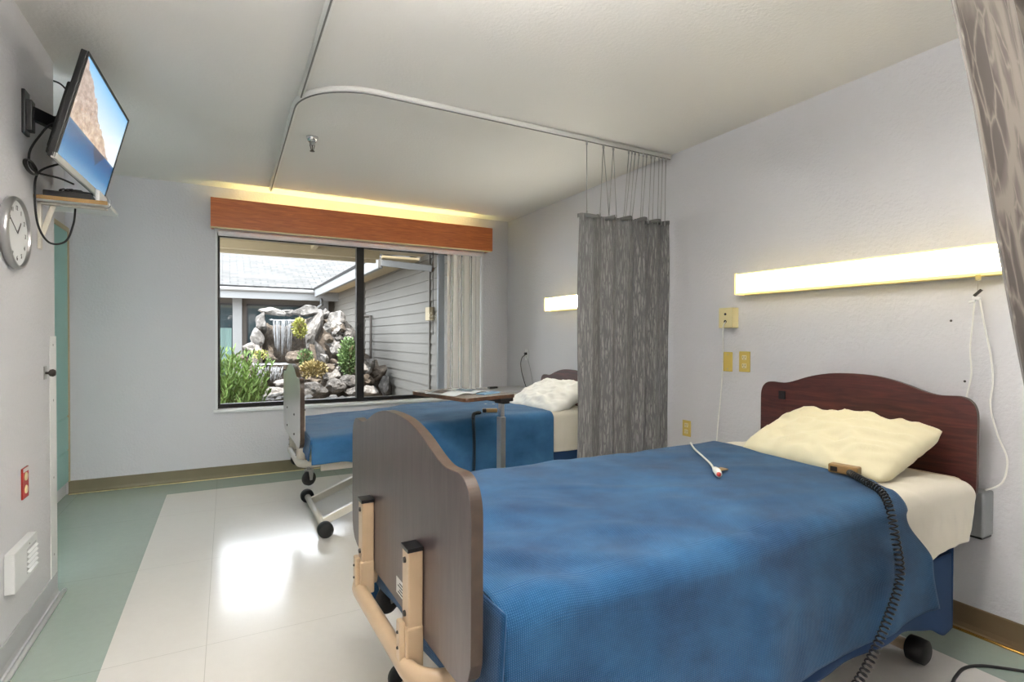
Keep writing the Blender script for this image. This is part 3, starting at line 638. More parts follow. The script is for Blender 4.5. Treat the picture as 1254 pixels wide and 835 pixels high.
def make_bed(pose, L, hz, fz, bz, deck, label, fmat, footmat, post_s, legtop, outside=True):
    bed = thing('hospital_bed', label, 'bed', (pose[0], pose[1], 0), pose[2])
    # headboard
    hb = MB().prism(panel_outline(hz, hz-.43), 0, .022, 0, 1).build('headboard', ['mahog', 'edge'], bed, bevel=.002)
    MB().box((-.004, .318, hz-.085), (.001, .355, hz-.043)).build('socket_plate', 'black', hb, bevel=.002)
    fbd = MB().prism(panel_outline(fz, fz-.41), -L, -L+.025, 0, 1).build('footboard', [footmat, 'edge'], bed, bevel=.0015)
    bumper_z = bz
    # U bumper at the foot
    hw = .29; x1 = (-L-.037 if outside else -L+.02); r = .08; pts = [(-L+.45, hw, bumper_z)]
    pts += [(x1+r, hw, bumper_z)]+[(x1+r-r*sin(a), hw-r+r*cos(a), bumper_z) for a in [i*pi/2/8 for i in range(1, 9)]]
    pts += [(x1+r-r*cos(a), -hw+r-r*sin(a), bumper_z) for a in [i*pi/2/8 for i in range(0, 9)]]+[(-L+.45, -hw, bumper_z)]
    pts = [(p[0]+0, p[1], p[2]) for p in pts]
    m = MB(); m.tube(pts, .024, 12, flat=.8); m.build('bumper_rail', fmat, bed, smooth=True)
    xo = -L if outside else -L+.062
    for s in post_s:
        y0, y1 = s-.022, s+.022
        p = MB().box((xo-.035, y0, bz+.02), (xo-.001, y1, fz-.212)).build('post', fmat, bed, bevel=.003)
        MB().box((xo-.038, y0-.003, fz-.213), (xo-.001, y1+.003, fz-.204)).build('post_cap', 'black', p, bevel=.001)
        for z in (fz-.235, fz-.355): MB().lathe([(.0, .006), (.006, .005), (.007, 0)], (-L-.035 if outside else -L, s, z), '-X', 12).build('bolt', 'dknob', p)
        q = MB(); q.box((xo-.040, y0-.004, bz-.005), (xo-.0005, y1+.004, bz+.088)); q.box((xo-.052, y0+.008, bz+.01), (xo-.038, y1-.008, bz+.10)); qq = q.build('post_sleeve', fmat, bed, bevel=.004)
        for z in (bz+.075, bz+.04): MB().lathe([(.0, .004), (.003, .003), (.004, 0)], (xo-.052, s, z), '-X', 10).build('rivet', 'dknob', qq)
    # head-end rail
    m = MB(); m.box((-.06, -.36, deck-.07), (-.02, .36, deck-.03))
    for s in (-.2, .2): m.box((-.02, s-.02, deck-.1), (-.0, s+.02, hz-.12))
    m.build('head_rail', fmat, bed, bevel=.003)
    # deck frame
    m = MB()
    for s in (-.4, .4): m.box((-L+.12, s-.015, deck-.045), (-.05, s+.015, deck-.005))
    for i in range(9): x = -L+.14+i*(L-.25)/8; m.box((x, -.4, deck-.02), (x+.05, .4, deck-.006))
    m.build('deck_frame', fmat, bed, bevel=.002)
    m = MB()
    for s in (-.27, .27): m.bar((-L+.15, s, bz), (-L+.42, s, deck-.03), .025, .025)
    m.box((-L+.12, -.30, bz-.02), (-L+.15, .30, bz+.02)); m.build('foot_link', fmat, bed, bevel=.002)
    for s in (-.29, .29): caster(bed, -L+.07, s, bz-.085, .043, 'steel', a=.5)
    # base: crossbars on rollers, raising arms
    for X, arm in ((-L+.15, 1), (-.27, -1)):
        m = MB(); m.tube([(X, -.36, .045), (X, .36, .045)], .021, 14); cb = m.build('base_crossbar', fmat, bed, smooth=True)
        for s in (-1, 1):
            k = MB(); ax = s*.385; seg = 24
            k.v = []; prof = [(.0, -.032), (.034, -.032), (.044, -.026), (.046, 0), (.044, .026), (.034, .032), (0, .032)]; vs = []
            for (rr, h) in prof:
                for q in range(seg): vs.append((X+rr*cos(2*pi*q/seg), ax+h, .046+rr*sin(2*pi*q/seg)))
            k.add(vs, [(i*seg+q, i*seg+(q+1) % seg, (i+1)*seg+(q+1) % seg, (i+1)*seg+q) for i in range(len(prof)-1) for q in range(seg)])
            k.build('roller', 'blackrough', cb, smooth=True)
        for s in (-.24, .24):
            MB().bar((X+arm*.015, s, .05), (X+arm*.72, s, legtop), .03, .045).build('leg', fmat, bed, bevel=.003)
    m = MB(); m.bar((-L+.85, 0, .26), (-.95, 0, .26), .12, .06); m.box((-1.25, -.1, .2), (-.95, .1, .32)); m.build('lift_motor', 'greybox', bed, bevel=.006)
    m = MB(); m.bar((-L+.15+.72, -.3, legtop), (-L+.15+.72, .3, legtop), .03, .03); m.bar((-.99, -.3, legtop), (-.99, .3, legtop), .03, .03)
    for s in (-.3, .3): m.bar((-L+.87, s, legtop), (-.99, s, legtop), .03, .04)
    for s in (-.3, .3):
        for X in (-1.2, -1.05): m.bar((X, s, legtop), (X, s, deck-.03), .03, .03, (1, 0, 0))
    m.build('sub_frame', fmat, bed, bevel=.002)
    return bed
P1 = (-.167, -3.694, .0288); P2 = (-.144, -1.395, .0075); L1, L2 = 2.128, 2.167
bed1 = make_bed(P1, L1, .969, .93, .462, .52, 'near bed with mahogany headboard and tan steel frame', 'tan', 'mahogfoot', (.21, -.19), .36)
bed2 = make_bed(P2, L2, .862, .952, .425, .45, 'far bed by the window with sheen-paled footboard and cream frame', 'cream', 'sheenfoot', (.19, -.19), .33, False)
st = MB().box((-L1-.0015, -.12, .545), (-L1-.0002, -.02, .585)).build('sticker', 'label', bed1)
k = MB()
for i in range(4): k.box((-L1-.0022, -.11, .551+i*.008), (-L1-.0014, -.035-.012*(i % 2), .5535+i*.008))
k.build('printed_lines', 'ink', st)
MB().box((-L2-.0015, .1, .6), (-L2-.0002, .16, .63)).build('sticker', 'label', bed2)

def mattress(pose, L, z0, z1, label):
    m = MB(); m.box((-L+.06, -.445, z0), (-.035, .445, z1))
    o = m.build('mattress', pm('mattress_cover', (206, 192, 164), .7), loc=(pose[0], pose[1], 0), rotz=pose[2], bevel=.035)
    o.modifiers['b'].segments = 4
    for p in o.data.polygons: p.use_smooth = True
    return tag(o, label, 'mattress')
mattress(P1, L1, .522, .668, 'cream mattress of the near bed under the sheets')
mattress(P2, L2, .452, .595, 'cream mattress of the far bed under the sheets')

# draped layer. cross-section param a in metres from the bed middle (negative = near side)
def draped(pose, top, halfw, r, x0, x1, dropn, dropf, seed, rough=.008, flare=.05, fold=.014, name='blanket', mat='blanket', label='', nu=150, nv=170, foot=0, cat='blanket', headz=0, skew=None, wr=1.0):
    def fn(u, v):
        # v 0..1 : near hem -> far hem
        # first the side position
        arcq = r*pi/2
        an = halfw-r
        def X(aa, dep): return x0(aa, dep)+(x1(aa, dep)-x0(aa, dep))*u
        uu = u; xe = x0(0, 0)+(x1(0, 0)-x0(0, 0))*u
        dn, df = dropn(xe), dropf(xe)
        tot = dn+an+arcq*1+an+arcq+df
        t = v*tot; s = None
        if t < dn: s = -halfw; dep = dn-t; z = -r-dep; side = -1
        elif t < dn+arcq: a = (t-dn)/arcq*pi/2; s = -halfw+r-r*cos(a); z = -r+r*sin(a); dep = 0; side = -1
        elif t < dn+arcq+2*an: s = -an+(t-dn-arcq); z = 0; dep = 0; side = 0
        elif t < dn+2*arcq+2*an: a = (t-dn-arcq-2*an)/arcq*pi/2; s = an+r*sin(a); z = -r+r*cos(a); dep = 0; side = 1
        else: dep = t-(dn+2*arcq+2*an); s = halfw; z = -r-dep; side = 1
        x = X(s, dep)
        zt = top(x, s)
        ff = min(1, dep/.12)
        # hanging folds
        o = 0
        if side:
            ph = x*13+2.2*nz(x*1.7, seed, side)+side
            o = fold*ff*(sin(ph)*.6+.8*nz(x*5, seed+3, side*3)+.35*nz(x*13, dep*4, seed))+flare*dep*.35
            o = .5*(o+sqrt(o*o+.00012))
            s += side*(o+.004)
        wv = rough*(.35+.65*smooth(-.7, -1.0, x) if name == 'blanket' else 1)*(nz(x*3.2, s*3.5, seed)+.5*nz(x*9, s*7, seed+2))*(1 if dep == 0 else .3)
        cr = wr*.006*max(0, nz(x*5+s*9, s*3-x*2, seed+7)-.12)*(1 if dep == 0 else .2)
        if wr > 1.5:
            q_ = .009*abs(nz(x*9+dep*5, s*8-dep*3, seed+17))+.005*nz(x*22, (s if not side else dep)*16, seed)
            if side: s += side*q_*min(1, dep/.05)*.7
            else: cr += q_*.3
        return Vector((x, s, zt+z+wv+cr*1.8))
    m = MB(); m.grid(nu, nv, fn, lambda u, v: ((x0(0, 0)+(x1(0, 0)-x0(0, 0))*u), v*2.0))
    if foot:
        xf = x0(0, 0)
        def ff(u, v):
            s = (2*v-1)*(halfw+.022); z = top(xf, s)-.004-foot*u
            return Vector((xf-.002-.012*u+.006*sin(s*18)*u, s, z))
        m.grid(12, 60, ff, lambda u, v: (u*foot, v*.9))
    o = m.build(name, mat, loc=(pose[0], pose[1], 0), rotz=pose[2], smooth=True, solid=.005)
    return tag(o, label, cat)
def smooth(a, b, x): t = max(0, min(1, (x-a)/(b-a))); return t*t*(3-2*t)
# near bed
top1s = lambda x, s: .669-.02*smooth(-.12, -.03, x)
sheet1 = draped(P1, top1s, .458, .05, lambda a, d: -.66, lambda a, d: -.04-(.03 if d > 0 else 0)*min(1, d/.1)-.10*smooth(.1, .25, d), lambda x: .17+.035*smooth(-.2, -.45, x), lambda x: .2, 3.1, .006, .04, .013, 'bed_sheet', 'sheet', 'cream white sheet turned over the head of the near bed', nu=110, wr=2.2, cat='sheet')
top1 = lambda x, s: .686+.006*smooth(-1, -2, x)
def x1n(a, d):
    if d > 0 and a < 0: return -.60+.18*smooth(0, .2, d)+.05*smooth(.2, .45, d)
    t = (a+.47)/.94
    return -.59+.15*smooth(0, .25, t)+.06*smooth(.25, 1, t)
bl1 = draped(P1, top1, .475, .055, lambda a, d: -2.075, x1n, lambda x: .355, lambda x: .40, 11.3, .012, .045, .015, 'blanket', 'blanket', 'blue waffle blanket spread over the near bed', foot=.25)
def skirt(u, v):
    x = -2.0+1.78*u; zb = .235-.035*smooth(-.6, -.4, x)-.045*smooth(-.42, -.30, x); z = zb+(.425-zb)*v
    return Vector((x, -.464-(.008+.006*sin(x*17+1))*(1-v)-.003*nz(x*6, z*3, 2), z))
m = MB().grid(150, 24, skirt, lambda u, v: (u*.4, v*.4)); m.grid(30, 24, lambda u, v: Vector((-.225+.012*u, -.472+.9*u, .16+.4*v)), lambda u, v: (u, v)); m.build('under_fold', 'bluehem', bl1, smooth=True, solid=.004)
# far bed
top2s = lambda x, s: .652-.02*smooth(-.12, -.03, x)
draped(P2, top2s, .452, .05, lambda a, d: -.72, lambda a, d: -.05, lambda x: .235, lambda x: .2, 5.1, .006, .01, .010, 'bed_sheet', 'sheet', 'white sheet turned over the head of the far bed', nu=110, wr=2.2, cat='sheet')
top2 = lambda x, s: .662-.05*smooth(-1.0, -2.1, x)
drop2 = lambda x: .10+.28*smooth(-1.95, -1.45, x)
bl2 = draped(P2, top2, .475, .05, lambda a, d: -2.11, lambda a, d: (-.47+.0*d if a < 0 else -.50)-.04*smooth(.2, -.4, a)*0, drop2, lambda x: .09+.26*smooth(-2.0, -1.5, x), 21.3, .008, .08, .012, 'blanket', 'blanket2', 'blue blanket spread over the far bed', foot=.12)
m = MB().grid(30, 20, lambda u, v: Vector((-.55+.46*u, -.455-.005*sin(u*12), .24+.16*v)), lambda u, v: (u*.4, v*.4)); m.build('under_fold', 'bluehem', bl2, smooth=True, solid=.004)

def pillow(pose, c, rot, size, mat, label, seed):
    lx, ly, th = size; n = 56; m = MB()
    def surf(sg):
        def fn(u, v):
            a, b = 2*u-1, 2*v-1
            ea = 1-abs(a)**3.2; eb = 1-abs(b)**3.2; t = max(0, ea)**.55*max(0, eb)**.55
            cr_ = 1-.07*(a*a*b*b)**2; px = a*cr_*(1-.035*(1-abs(b)**2)*abs(a)**3); py = b*cr_*(1-.04*(1-abs(a)**2)*abs(b)**3)
            edge = 1-min(max(0, 1-abs(a)), max(0, 1-abs(b)))
            wr = .016*nz(a*2.2+seed, b*2.2)+.012*nz(a*5, b*4, seed)*edge-.034*abs(nz(a*1.6+b*2.8+seed, b*1.6-a*2.6, seed+3))*(.5+edge)-.014*abs(nz(a*4+b*5, b*2-a*3, seed+11))*(.4+edge)-.006*abs(nz(a*6, b*2.5, seed+5))*edge+.003*nz(a*12, b*10, seed)*edge
            z = sg*(th/2)*t*(1+.16*nz(a*1.4, b*1.3, seed+8))+wr*1.3*t**1.6
            return Vector((px*lx/2, py*ly/2, z))
        return fn
    m.grid(n, n, surf(1)); m.grid(n, n, surf(-1))
    q = Matrix.Translation(place(pose, *c)) @ Matrix.Rotation(pose[2], 4, 'Z') @ Matrix.Rotation(rot[2], 4, 'Z') @ Matrix.Rotation(rot[1], 4, 'Y') @ Matrix.Rotation(rot[0], 4, 'X')
    o = m.build('pillow', mat, smooth=True, mw=q)
    bm = bmesh.new(); bm.from_mesh(o.data); bmesh.ops.remove_doubles(bm, verts=bm.verts, dist=.0008); bmesh.ops.recalc_face_normals(bm, faces=bm.faces); bm.to_mesh(o.data); bm.free()
    return tag(o, label, 'pillow')
pillow(P1, (-.25, -.06, .765), (0, radians(-22), radians(-6)), (.43, .66, .17), 'pillow', 'pale yellow pillow leaning on the near mahogany headboard', 2.2)
pillow(P2, (-.27, -.10, .735), (0, radians(-24), radians(3)), (.46, .68, .16), 'pillowwhite', 'white pillow on the far bed beside the window wall', 6.7)

# remotes and cords
def obj_at(pose, X, s, z, name, label, cat, rz=0): return thing(name, label, cat, tuple(place(pose, X, s, z)), pose[2]+rz)
rc = obj_at(P1, -.50, -.235, .694, 'bed_remote', 'tan bed remote with coiled black cord on the near bed', 'remote', rz=radians(8))
MB().box((-.02, -.055, 0), (.02, .045, .032)).build('housing', 'brownpatch', rc, bevel=.005)
MB().box((-.0215, .012, .006), (-.019, .036, .024)).build('dark_window', 'dknob', rc, bevel=.002)
def topath(pose, root, pts): 
    inv = (Matrix.Translation(root.location) @ Matrix.Rotation(root.rotation_euler.z, 4, 'Z')).inverted(); return [inv @ place(pose, *p) for p in pts]
path = catmull([(-.52, -.27, .705), (-.57, -.31, .712), (-.63, -.38, .712), (-.68, -.45, .705), (-.735, -.500, .675), (-.755, -.525, .60), (-.745, -.535, .48), (-.84, -.545, .375), (-.95, -.55, .285), (-1.06, -.55, .225), (-1.2, -.53, .15), (-1.35, -.48, .1)], 8)
MB().tube(helix(topath(P1, rc, path), .0105, 64, 10), .0028, 5).build('coiled_cord', 'cordblack', rc, smooth=True)
rc2 = obj_at(P2, -.90, -.33, .668, 'bed_remote', 'tan bed remote with black cord on the far bed', 'remote', rz=radians(70))
MB().box((-.018, -.05, 0), (.018, .03, .026)).build('housing', 'brownpatch', rc2, bevel=.005)
MB().box((-.019, .028, 0), (.019, .055, .027)).build('end_cap', 'black', rc2, bevel=.005)
path = catmull([(-1.0, -.37, .675), (-1.04, -.41, .682), (-1.085, -.455, .678), (-1.105, -.497, .64), (-1.11, -.518, .55), (-1.115, -.53, .42), (-1.12, -.53, .3), (-1.12, -.5, .22)], 8)
MB().tube(helix(topath(P2, rc2, path), .0095, 80, 8), .003, 5).build('coiled_cord', 'cordblack', rc2, smooth=True)
cc = obj_at(P1, -.95, -.05, .697, 'call_plug', 'white call cord with red tip lying on the blue blanket', 'call cord')
MB().tube(topath(P1, cc, catmull([(-.57, .42, .70), (-.66, .32, .701), (-.75, .20, .702), (-.84, .08, .702), (-.90, .015, .702)], 8)), .0042, 8).build('cord', 'cord', cc, smooth=True)
MB().tube(topath(P1, cc, [(-.895, .02, .704), (-.915, -.005, .706), (-.935, -.03, .707), (-.96, -.055, .707)]), [.006, .012, .0135, .012], 12).build('plug', 'cord', cc, smooth=True)
MB().tube(topath(P1, cc, [(-.959, -.054, .707), (-.967, -.062, .707)]), [.0085, .007], 10).build('tip', 'red', cc, smooth=True)
MB().box((.06, .04, .002), (.10, .075, .006)).build('clip', 'brownpatch', cc, bevel=.001)
cable('floor_cable', 'black power cable curving over the floor beside the near bed', [(-.02, -4.42, .005), (-.12, -4.34, .006), (-.2, -4.26, .006), (-.26, -4.21, .006), (-.33, -4.19, .006), (-.42, -4.2, .006), (-.5, -4.215, .006), (-.62, -4.2, .006), (-.85, -4.1, .006), (-1.1, -3.9, .006)], .0055, 'black')
cable('wall_lead', 'black power lead plugged into the outlet behind the far bed', [(-.012, -.43, 1.03), (-.03, -.44, 1.02), (-.045, -.405, .99), (-.05, -.39, .93), (-.045, -.40, .85), (-.04, -.44, .76), (-.035, -.49, .68)], .004, 'black')
lp = tag(MB().box((-.028, -.448, 1.02), (-.009, -.412, 1.045)).build('lead_plug', 'black', bevel=.004), 'black plug in the outlet behind the far bed', 'plug')
cable('thin_wire', 'thin grey wire running down the wall behind the far bed', [(-.012, -.455, .99), (-.008, -.5, .9), (-.008, -.54, .8), (-.01, -.57, .7)], .0018, 'greybox')

# ------------------------------------------------------------------ overbed table
A, B, C = Vector((-1.59, -1.88)), Vector((-1.52, -2.41)), Vector((-1.15, -2.31))
ux = (C-B).normalized(); L_ = .39; ang = atan2(ux.y, ux.x)
ob = thing('overbed_table', 'wheeled overbed table with wood edged top across the far bed', 'table', (B.x, B.y, 0), ang)
def rr_outline(x0, y0, x1, y1, r, n=5):
    o = []
    for cx, cy, a0 in ((x1-r, y1-r, 0), (x0+r, y1-r, 90), (x0+r, y0+r, 180), (x1-r, y0+r, 270)):
        for i in range(n+1): a = radians(a0+90*i/n); o.append((cx+r*cos(a), cy+r*sin(a)))
    return o
def slab(o, z0, z1, mi=0, me=0):
    m = MB(); n = len(o); m.add([(a, b, z0) for a, b in o]+[(a, b, z1) for a, b in o], [tuple(range(n))[::-1], tuple(range(n, 2*n))], mi)
    m.f += [(i, (i+1) % n, n+(i+1) % n, n+i) for i in range(n)]; m.mi += [me]*n; return m
slab(rr_outline(0, 0, .385, .55, .03), .835, .857, 0, 1).build('table_top', ['tabletop', 'tableedge'], ob, bevel=.002)
m = MB(); m.box((.26, .0, .815), (.36, .12, .835)); m.box((.30, .02, .80), (.35, .1, .82)); m.build('top_bracket', 'black', ob, bevel=.002)
m = MB(); m.box((.298, .04, .06), (.338, .08, .72)); m.build('pole', 'steel', ob, bevel=.004)
m = MB(); m.box((.304, .046, .70), (.332, .074, .82)); m.build('inner_pole', 'chrome', ob, bevel=.003)
m = MB(); m.box((.29, .03, .05), (.346, .09, .075)); m.box((.1, .03, .045), (.36, .07, .07)); m.box((.32, .04, .045), (.36, .6, .07)); m.box((.1, .04, .045), (.14, .6, .07)); m.build('base', 'cream', ob, bevel=.004)
for x, y in ((.34, .05), (.34, .58), (.12, .05), (.12, .58)):
    MB().cyl((x-.01, y, .022), (x+.012, y, .022), .022, 18).build('wheel', 'blackrough', ob, bevel=.002)
bk = thing('magazine', 'open illustrated magazine lying on the overbed table', 'magazine', (-1.44, -2.12, .858), ang+.15)
def page(sg):
    def fn(u, v): return Vector((sg*(.005+.16*u), -.12+.24*v, .002+.012*sin(pi*min(1, u*1.15))*(1-.4*u)+.001))
    return fn
m = MB(); m.grid(10, 2, page(1)); m.grid(10, 2, page(-1)); m.build('pages', pm('magazine_page', (214, 222, 226), .35), bk, smooth=True, solid=.003)
m = MB(); m.grid(6, 1, lambda u, v: Vector((.02+.12*u, -.08+.13*v, .0078+.012*sin(pi*min(1, (.1+.75*u)*1.15))*(1-.4*(.1+.75*u))))); m.build('photo', pm('printed_photo', (104, 124, 140), .4, var=.6, vscale=30), bk)
m = MB(); m.grid(6, 1, lambda u, v: Vector((-.14+.12*u, .0+.09*v, .0078+.012*sin(pi*min(1, (.85-.75*u)*1.15))*(1-.4*(.85-.75*u))))); m.build('photo', pm('printed_photo_dark', (88, 84, 84), .4, var=.6, vscale=40), bk)
tag(MB().box((-.08, -.03, 0), (.08, .03, .008)).build('pamphlet', pm('pamphlet_blue', (120, 158, 190), .5), loc=(-1.30, -2.24, .858), rotz=.5, bevel=.001), 'folded blue and white pamphlet beside the magazine', 'pamphlet')
# nightstand
ns = thing('nightstand', 'grey topped nightstand between the far bed and the window', 'nightstand', (-.27, -.56, 0))
MB().box((-.23, -.24, .04), (.23, .24, .68)).build('cabinet', 'cream', ns, bevel=.003)
MB().box((-.24, -.25, .68), (.24, .25, .70)).build('top', pm('grey_laminate_top', (150, 150, 152), .3), ns, bevel=.003)
for z0, z1 in ((.08, .35), (.37, .66)):
    d = MB().box((-.245, -.22, z0), (-.23, .22, z1)).build('drawer', 'tabletop', ns, bevel=.002); MB().box((-.262, -.05, (z0+z1)/2-.006), (-.245, .05, (z0+z1)/2+.006)).build('handle', 'steel', d, bevel=.002)
tag(MB().box((-.05, -.02, 0), (.05, .02, .018)).build('remote_control', 'black', loc=(-.40, -.46, .70), rotz=.2, bevel=.004), 'small black remote on the grey nightstand top', 'remote')

# ------------------------------------------------------------------ courtyard
GZ = -.05
struct('courtyard_ground', MB().box((-9, .2, GZ-.3), (6, 16, GZ)), 'gravel', 'gravel ground of the courtyard', 'ground')
# own eave
m = MB(); m.box((-6, .18, 2.35), (1.5, 2.3, 2.45)); struct('roof_eave', m, 'extwood', 'cream soffit of the eave over the window', 'eave')
m = MB(); m.box((-6, 2.1, 2.25), (-.85, 2.2, 2.35)); m.box((-6, 2.3, 2.22), (-.85, 2.36, 2.62)); m.bar((-1.7, .2, 2.33), (-1.7, 2.1, 2.33), .06, .05); struct('eave_beam', m, 'extwood', 'cream beam along the eave edge', 'beam', bevel=.004)
# right wing, siding facing -x
wr_ = thing('side_wing', 'grey lap sided building wing right of the courtyard', 'building', (-.2, .2, 0))
m = MB(); n = 17; dz = (2.42-GZ)/n
for i in range(n):
    z = GZ+i*dz; y0, y1 = 0, 9.9
    vs = [(-.018, y0, z), (-.018, y1, z), (.0, y1, z+dz), (.0, y0, z+dz), (.1, y0, z), (.1, y1, z), (.1, y1, z+dz), (.1, y0, z+dz)]
    m.add(vs, [(0, 1, 2, 3), (4, 7, 6, 5), (0, 4, 5, 1), (3, 2, 6, 7), (0, 3, 7, 4), (1, 5, 6, 2)])
m.build('siding', 'siding', wr_)
m = MB()
for y in (1.68, 5.6): m.box((-.035, y-.025, GZ), (.0, y+.025, 2.36))
m.build('corner_batten', 'siding', wr_, bevel=.004)
MB().box((-.09, 1.5, 1.42), (-.018, 1.66, 1.60)).build('junction_box', 'extwood', wr_, bevel=.006)
m = MB(); m.tube([(-.06, 4.9, GZ), (-.06, 4.9, 1.60), (-.06, 5.5, 1.62), (-.06, 6.0, 1.62)], .025, 8); m.build('pipe', 'darkwall', wr_, smooth=True)
m = MB(); m.box((-.55, 2.15, 2.30), (.1, 9.5, 2.34)); m.build('soffit', 'extwood', wr_)
m = MB(); m.box((-.60, 2.2, 2.16), (-.53, 8.3, 2.34)); m.bar((-.57, 2.25, 2.25), (-.02, 1.55, 2.12), .05, .09); m.build('gutter', 'fascia', wr_, bevel=.01)
m = MB(); m.grid(1, 1, lambda u, v: Vector((-.62+3.2*u, 2.2+9*v, 2.35+1.1*u)), lambda u, v: (9*v, 3.4*u)); m.build('roof', 'shingle', wr_, solid=.04)
# far wing
fw = thing('far_wing', 'low building across the courtyard with pale shingle roof and dark windows', 'building', (0, 9.3, 0))
MB().box((-9, .0, GZ), (.2, .2, 2.35)).build('wall', 'darkwall', fw)
for x0, x1, dr in ((-3.6, -2.52, True), (-2.25, -.7, False)):
    wd = MB().box((x0, -.03, .15), (x1, 0, 1.98)).build('window', 'extglass', fw)
    m = MB()
    for a, b, c, d in ((x0, x0+.03, .15, 1.98), (x1-.03, x1, .15, 1.98), (x0, x1, 1.94, 1.98)): m.box((a, -.05, c), (b, -.03, d))
    m.build('frame', 'blackframe', wd)
    if dr:
        m = MB().grid(120, 1, lambda u, v: Vector((x0+.05+(x1-x0-.1)*u, -.036+.004*sin(u*150), .2+1.2*v)), lambda u, v: (u, v)); m.build('drape', 'drapeext', wd, smooth=True)
m = MB()
for x in (-2.48, -.5): m.box((x-.07, -.14, GZ), (x+.13, .0, 2.2))
m.build('post', 'fascia', fw, bevel=.006)
m = MB(); m.box((-9, -.62, 2.08), (.2, -.55, 2.33)); m.tube([(-9, -.66, 2.29), (-.55, -.66, 2.29)], .045, 10); m.build('gutter', 'fascia', fw, bevel=.006)
m = MB(); m.box((-9, -.6, 2.31), (.2, .1, 2.34)); m.build('soffit', 'fascia', fw)
m = MB(); m.grid(1, 1, lambda u, v: Vector((-9+11.5*u, -.66+6.5*v, 2.35+2.4*v)), lambda u, v: (11.5*u, 6.9*v)); m.build('roof', 'shingle', fw, solid=.05)
MB().tube([(-.62, -.6, 2.12), (-.62, -.75, 1.98), (-.75, -.3, 1.85)], .04, 8).build('downspout_elbow', 'fascia', fw, smooth=True)

m = MB().grid(30, 30, lambda u, v: Vector((-4.2+4.0*u, 2.45+3.6*v, GZ+.26*smooth(0, .12, v)*smooth(0, .12, u)+.02*nz(u*9, v*9))))
struct('garden_bed', m, 'gravel', 'raised gravel bed under the rockery', 'ground', smooth=True)
# rocks
def rockmesh(rad, seed, sub=3, rough=.28, cuts=7):
    bm = bmesh.new(); bmesh.ops.create_icosphere(bm, subdivisions=sub, radius=1); rn = random.Random(seed)
    pl = [(Vector((rn.uniform(-1, 1), rn.uniform(-1, 1), rn.uniform(-1, 1))).normalized(), rn.uniform(.5, .85)) for _ in range(cuts)]
    for v in bm.verts:
        p = v.co.copy()
        for n, d in pl:
            k = p.dot(n)
            if k > d: p -= n*(k-d)*.92
        p *= 1+rough*noise.noise(p*1.6+Vector((seed, 0, 0)))+rough*.4*noise.noise(p*4.5+Vector((0, seed, 0)))
        v.co = Vector((p.x*rad[0], p.y*rad[1], p.z*rad[2]))
    me = bpy.data.meshes.new('rock'); bm.to_mesh(me); bm.free()
    for p in me.polygons: p.use_smooth = False
    return me
def rock(px, py, rx, rz, Y, label, seed, mat='rock', tilt=0, ry=None, group=None, name='rock', sub=3, zmin=True):
    c = at(px, py, Y); sc_ = (Y-CAM.y)/(FPX)*1.02; ax, az = rx*sc_, rz*sc_
    me = rockmesh((ax, ry or min(ax, az)*.9+.06, az), seed, sub)
    me.materials.append(M[mat]); o = bpy.data.objects.new(name, me); COL.objects.link(o); o.location = c; o.rotation_euler = (0, radians(tilt), 0)
    return tag(o, label, 'rock', group)
core = MB(); 
def mound(u, v):
    x = -2.55+2.25*u; y = 3.55+2.1*v
    h = 1.52*smooth(.0, .22, u)*(1-.45*smooth(.55, 1, u))*smooth(.0, .55, v)*(1-.0*v)
    h *= 1+.25*nz(x*2, y*2, 3); h += .12*nz(x*5, y*5, 1)*smooth(0, .2, v)
    if .18 < u < .48: h *= .9*smooth(.35, .62, v) if v < .62 else .93
    return Vector((x, y, GZ+max(0, h)))
core.grid(60, 50, mound); core.build('rock_mound', 'rockwarm', smooth=False)
tag(bpy.data.objects['rock_mound'], 'brown stone backing wall behind the garden waterfall', 'rock')
R = rock
R(331, 381, 15, 5, 4.6, 'flat pale slab capping the top left of the waterfall', 1, 'rockpale', 8)
R(352, 383, 10, 4, 4.7, 'dark slab in the middle of the waterfall top', 2, 'rock', -4)
R(320, 396, 7, 13, 4.5, 'tall upright rock left of the upper waterfall', 3, 'rock', 6)
R(315, 413, 7, 10, 4.4, 'pale rock below the tall upright rock', 4, 'rockpale', -10)
R(312, 427, 11, 6, 4.3, 'bright flat rock at the left of the lower pool', 5, 'rockpale', 12)
R(297, 438, 9, 4, 4.1, 'dark flat rock just above the bright green bush', 6, 'rockwarm', 15)
R(327, 440, 9, 9, 4.4, 'mossy dark rock at the foot of the upper waterfall', 30, 'rockwarm', 15)
R(376, 382, 15, 7, 4.5, 'large pointed cap rock right of the waterfall lip', 7, 'rock', -12)
R(384, 404, 9, 24, 4.4, 'long pale upright rock right of the waterfall', 8, 'rockpale', 14)
R(393, 436, 8, 23, 4.2, 'long slanting rock beside the golden plants', 9, 'rock', -18)
R(363, 437, 11, 8, 4.1, 'domed dark rock beside the lower waterfall', 10, 'rockwarm', 5)
R(411, 393, 11, 15, 4.4, 'pointed peak rock on the right heap', 11, 'rockpale', 6)
R(396, 385, 8, 6, 4.5, 'small angular rock between the cap rock and the peak', 12, 'rock', -25)
R(425, 408, 9, 18, 4.4, 'tall slanting rock on the right slope of the heap', 13, 'rock', -28)
R(334, 484, 18, 10, 3.3, 'large rounded boulder at the left of the front row', 14, 'rockpale', 0)
R(384, 478, 18, 10, 3.4, 'large flat boulder in the middle of the front row', 15, 'rock', 6)
R(409, 473, 13, 9, 3.5, 'grey boulder right of centre in the front row', 16, 'rock', -4)
R(427, 466, 14, 9, 3.6, 'wide boulder beneath the green shrub', 17, 'rock', 4)
R(406, 460, 13, 8, 3.8, 'bright white boulder above the front row', 18, 'rockpale', 0)
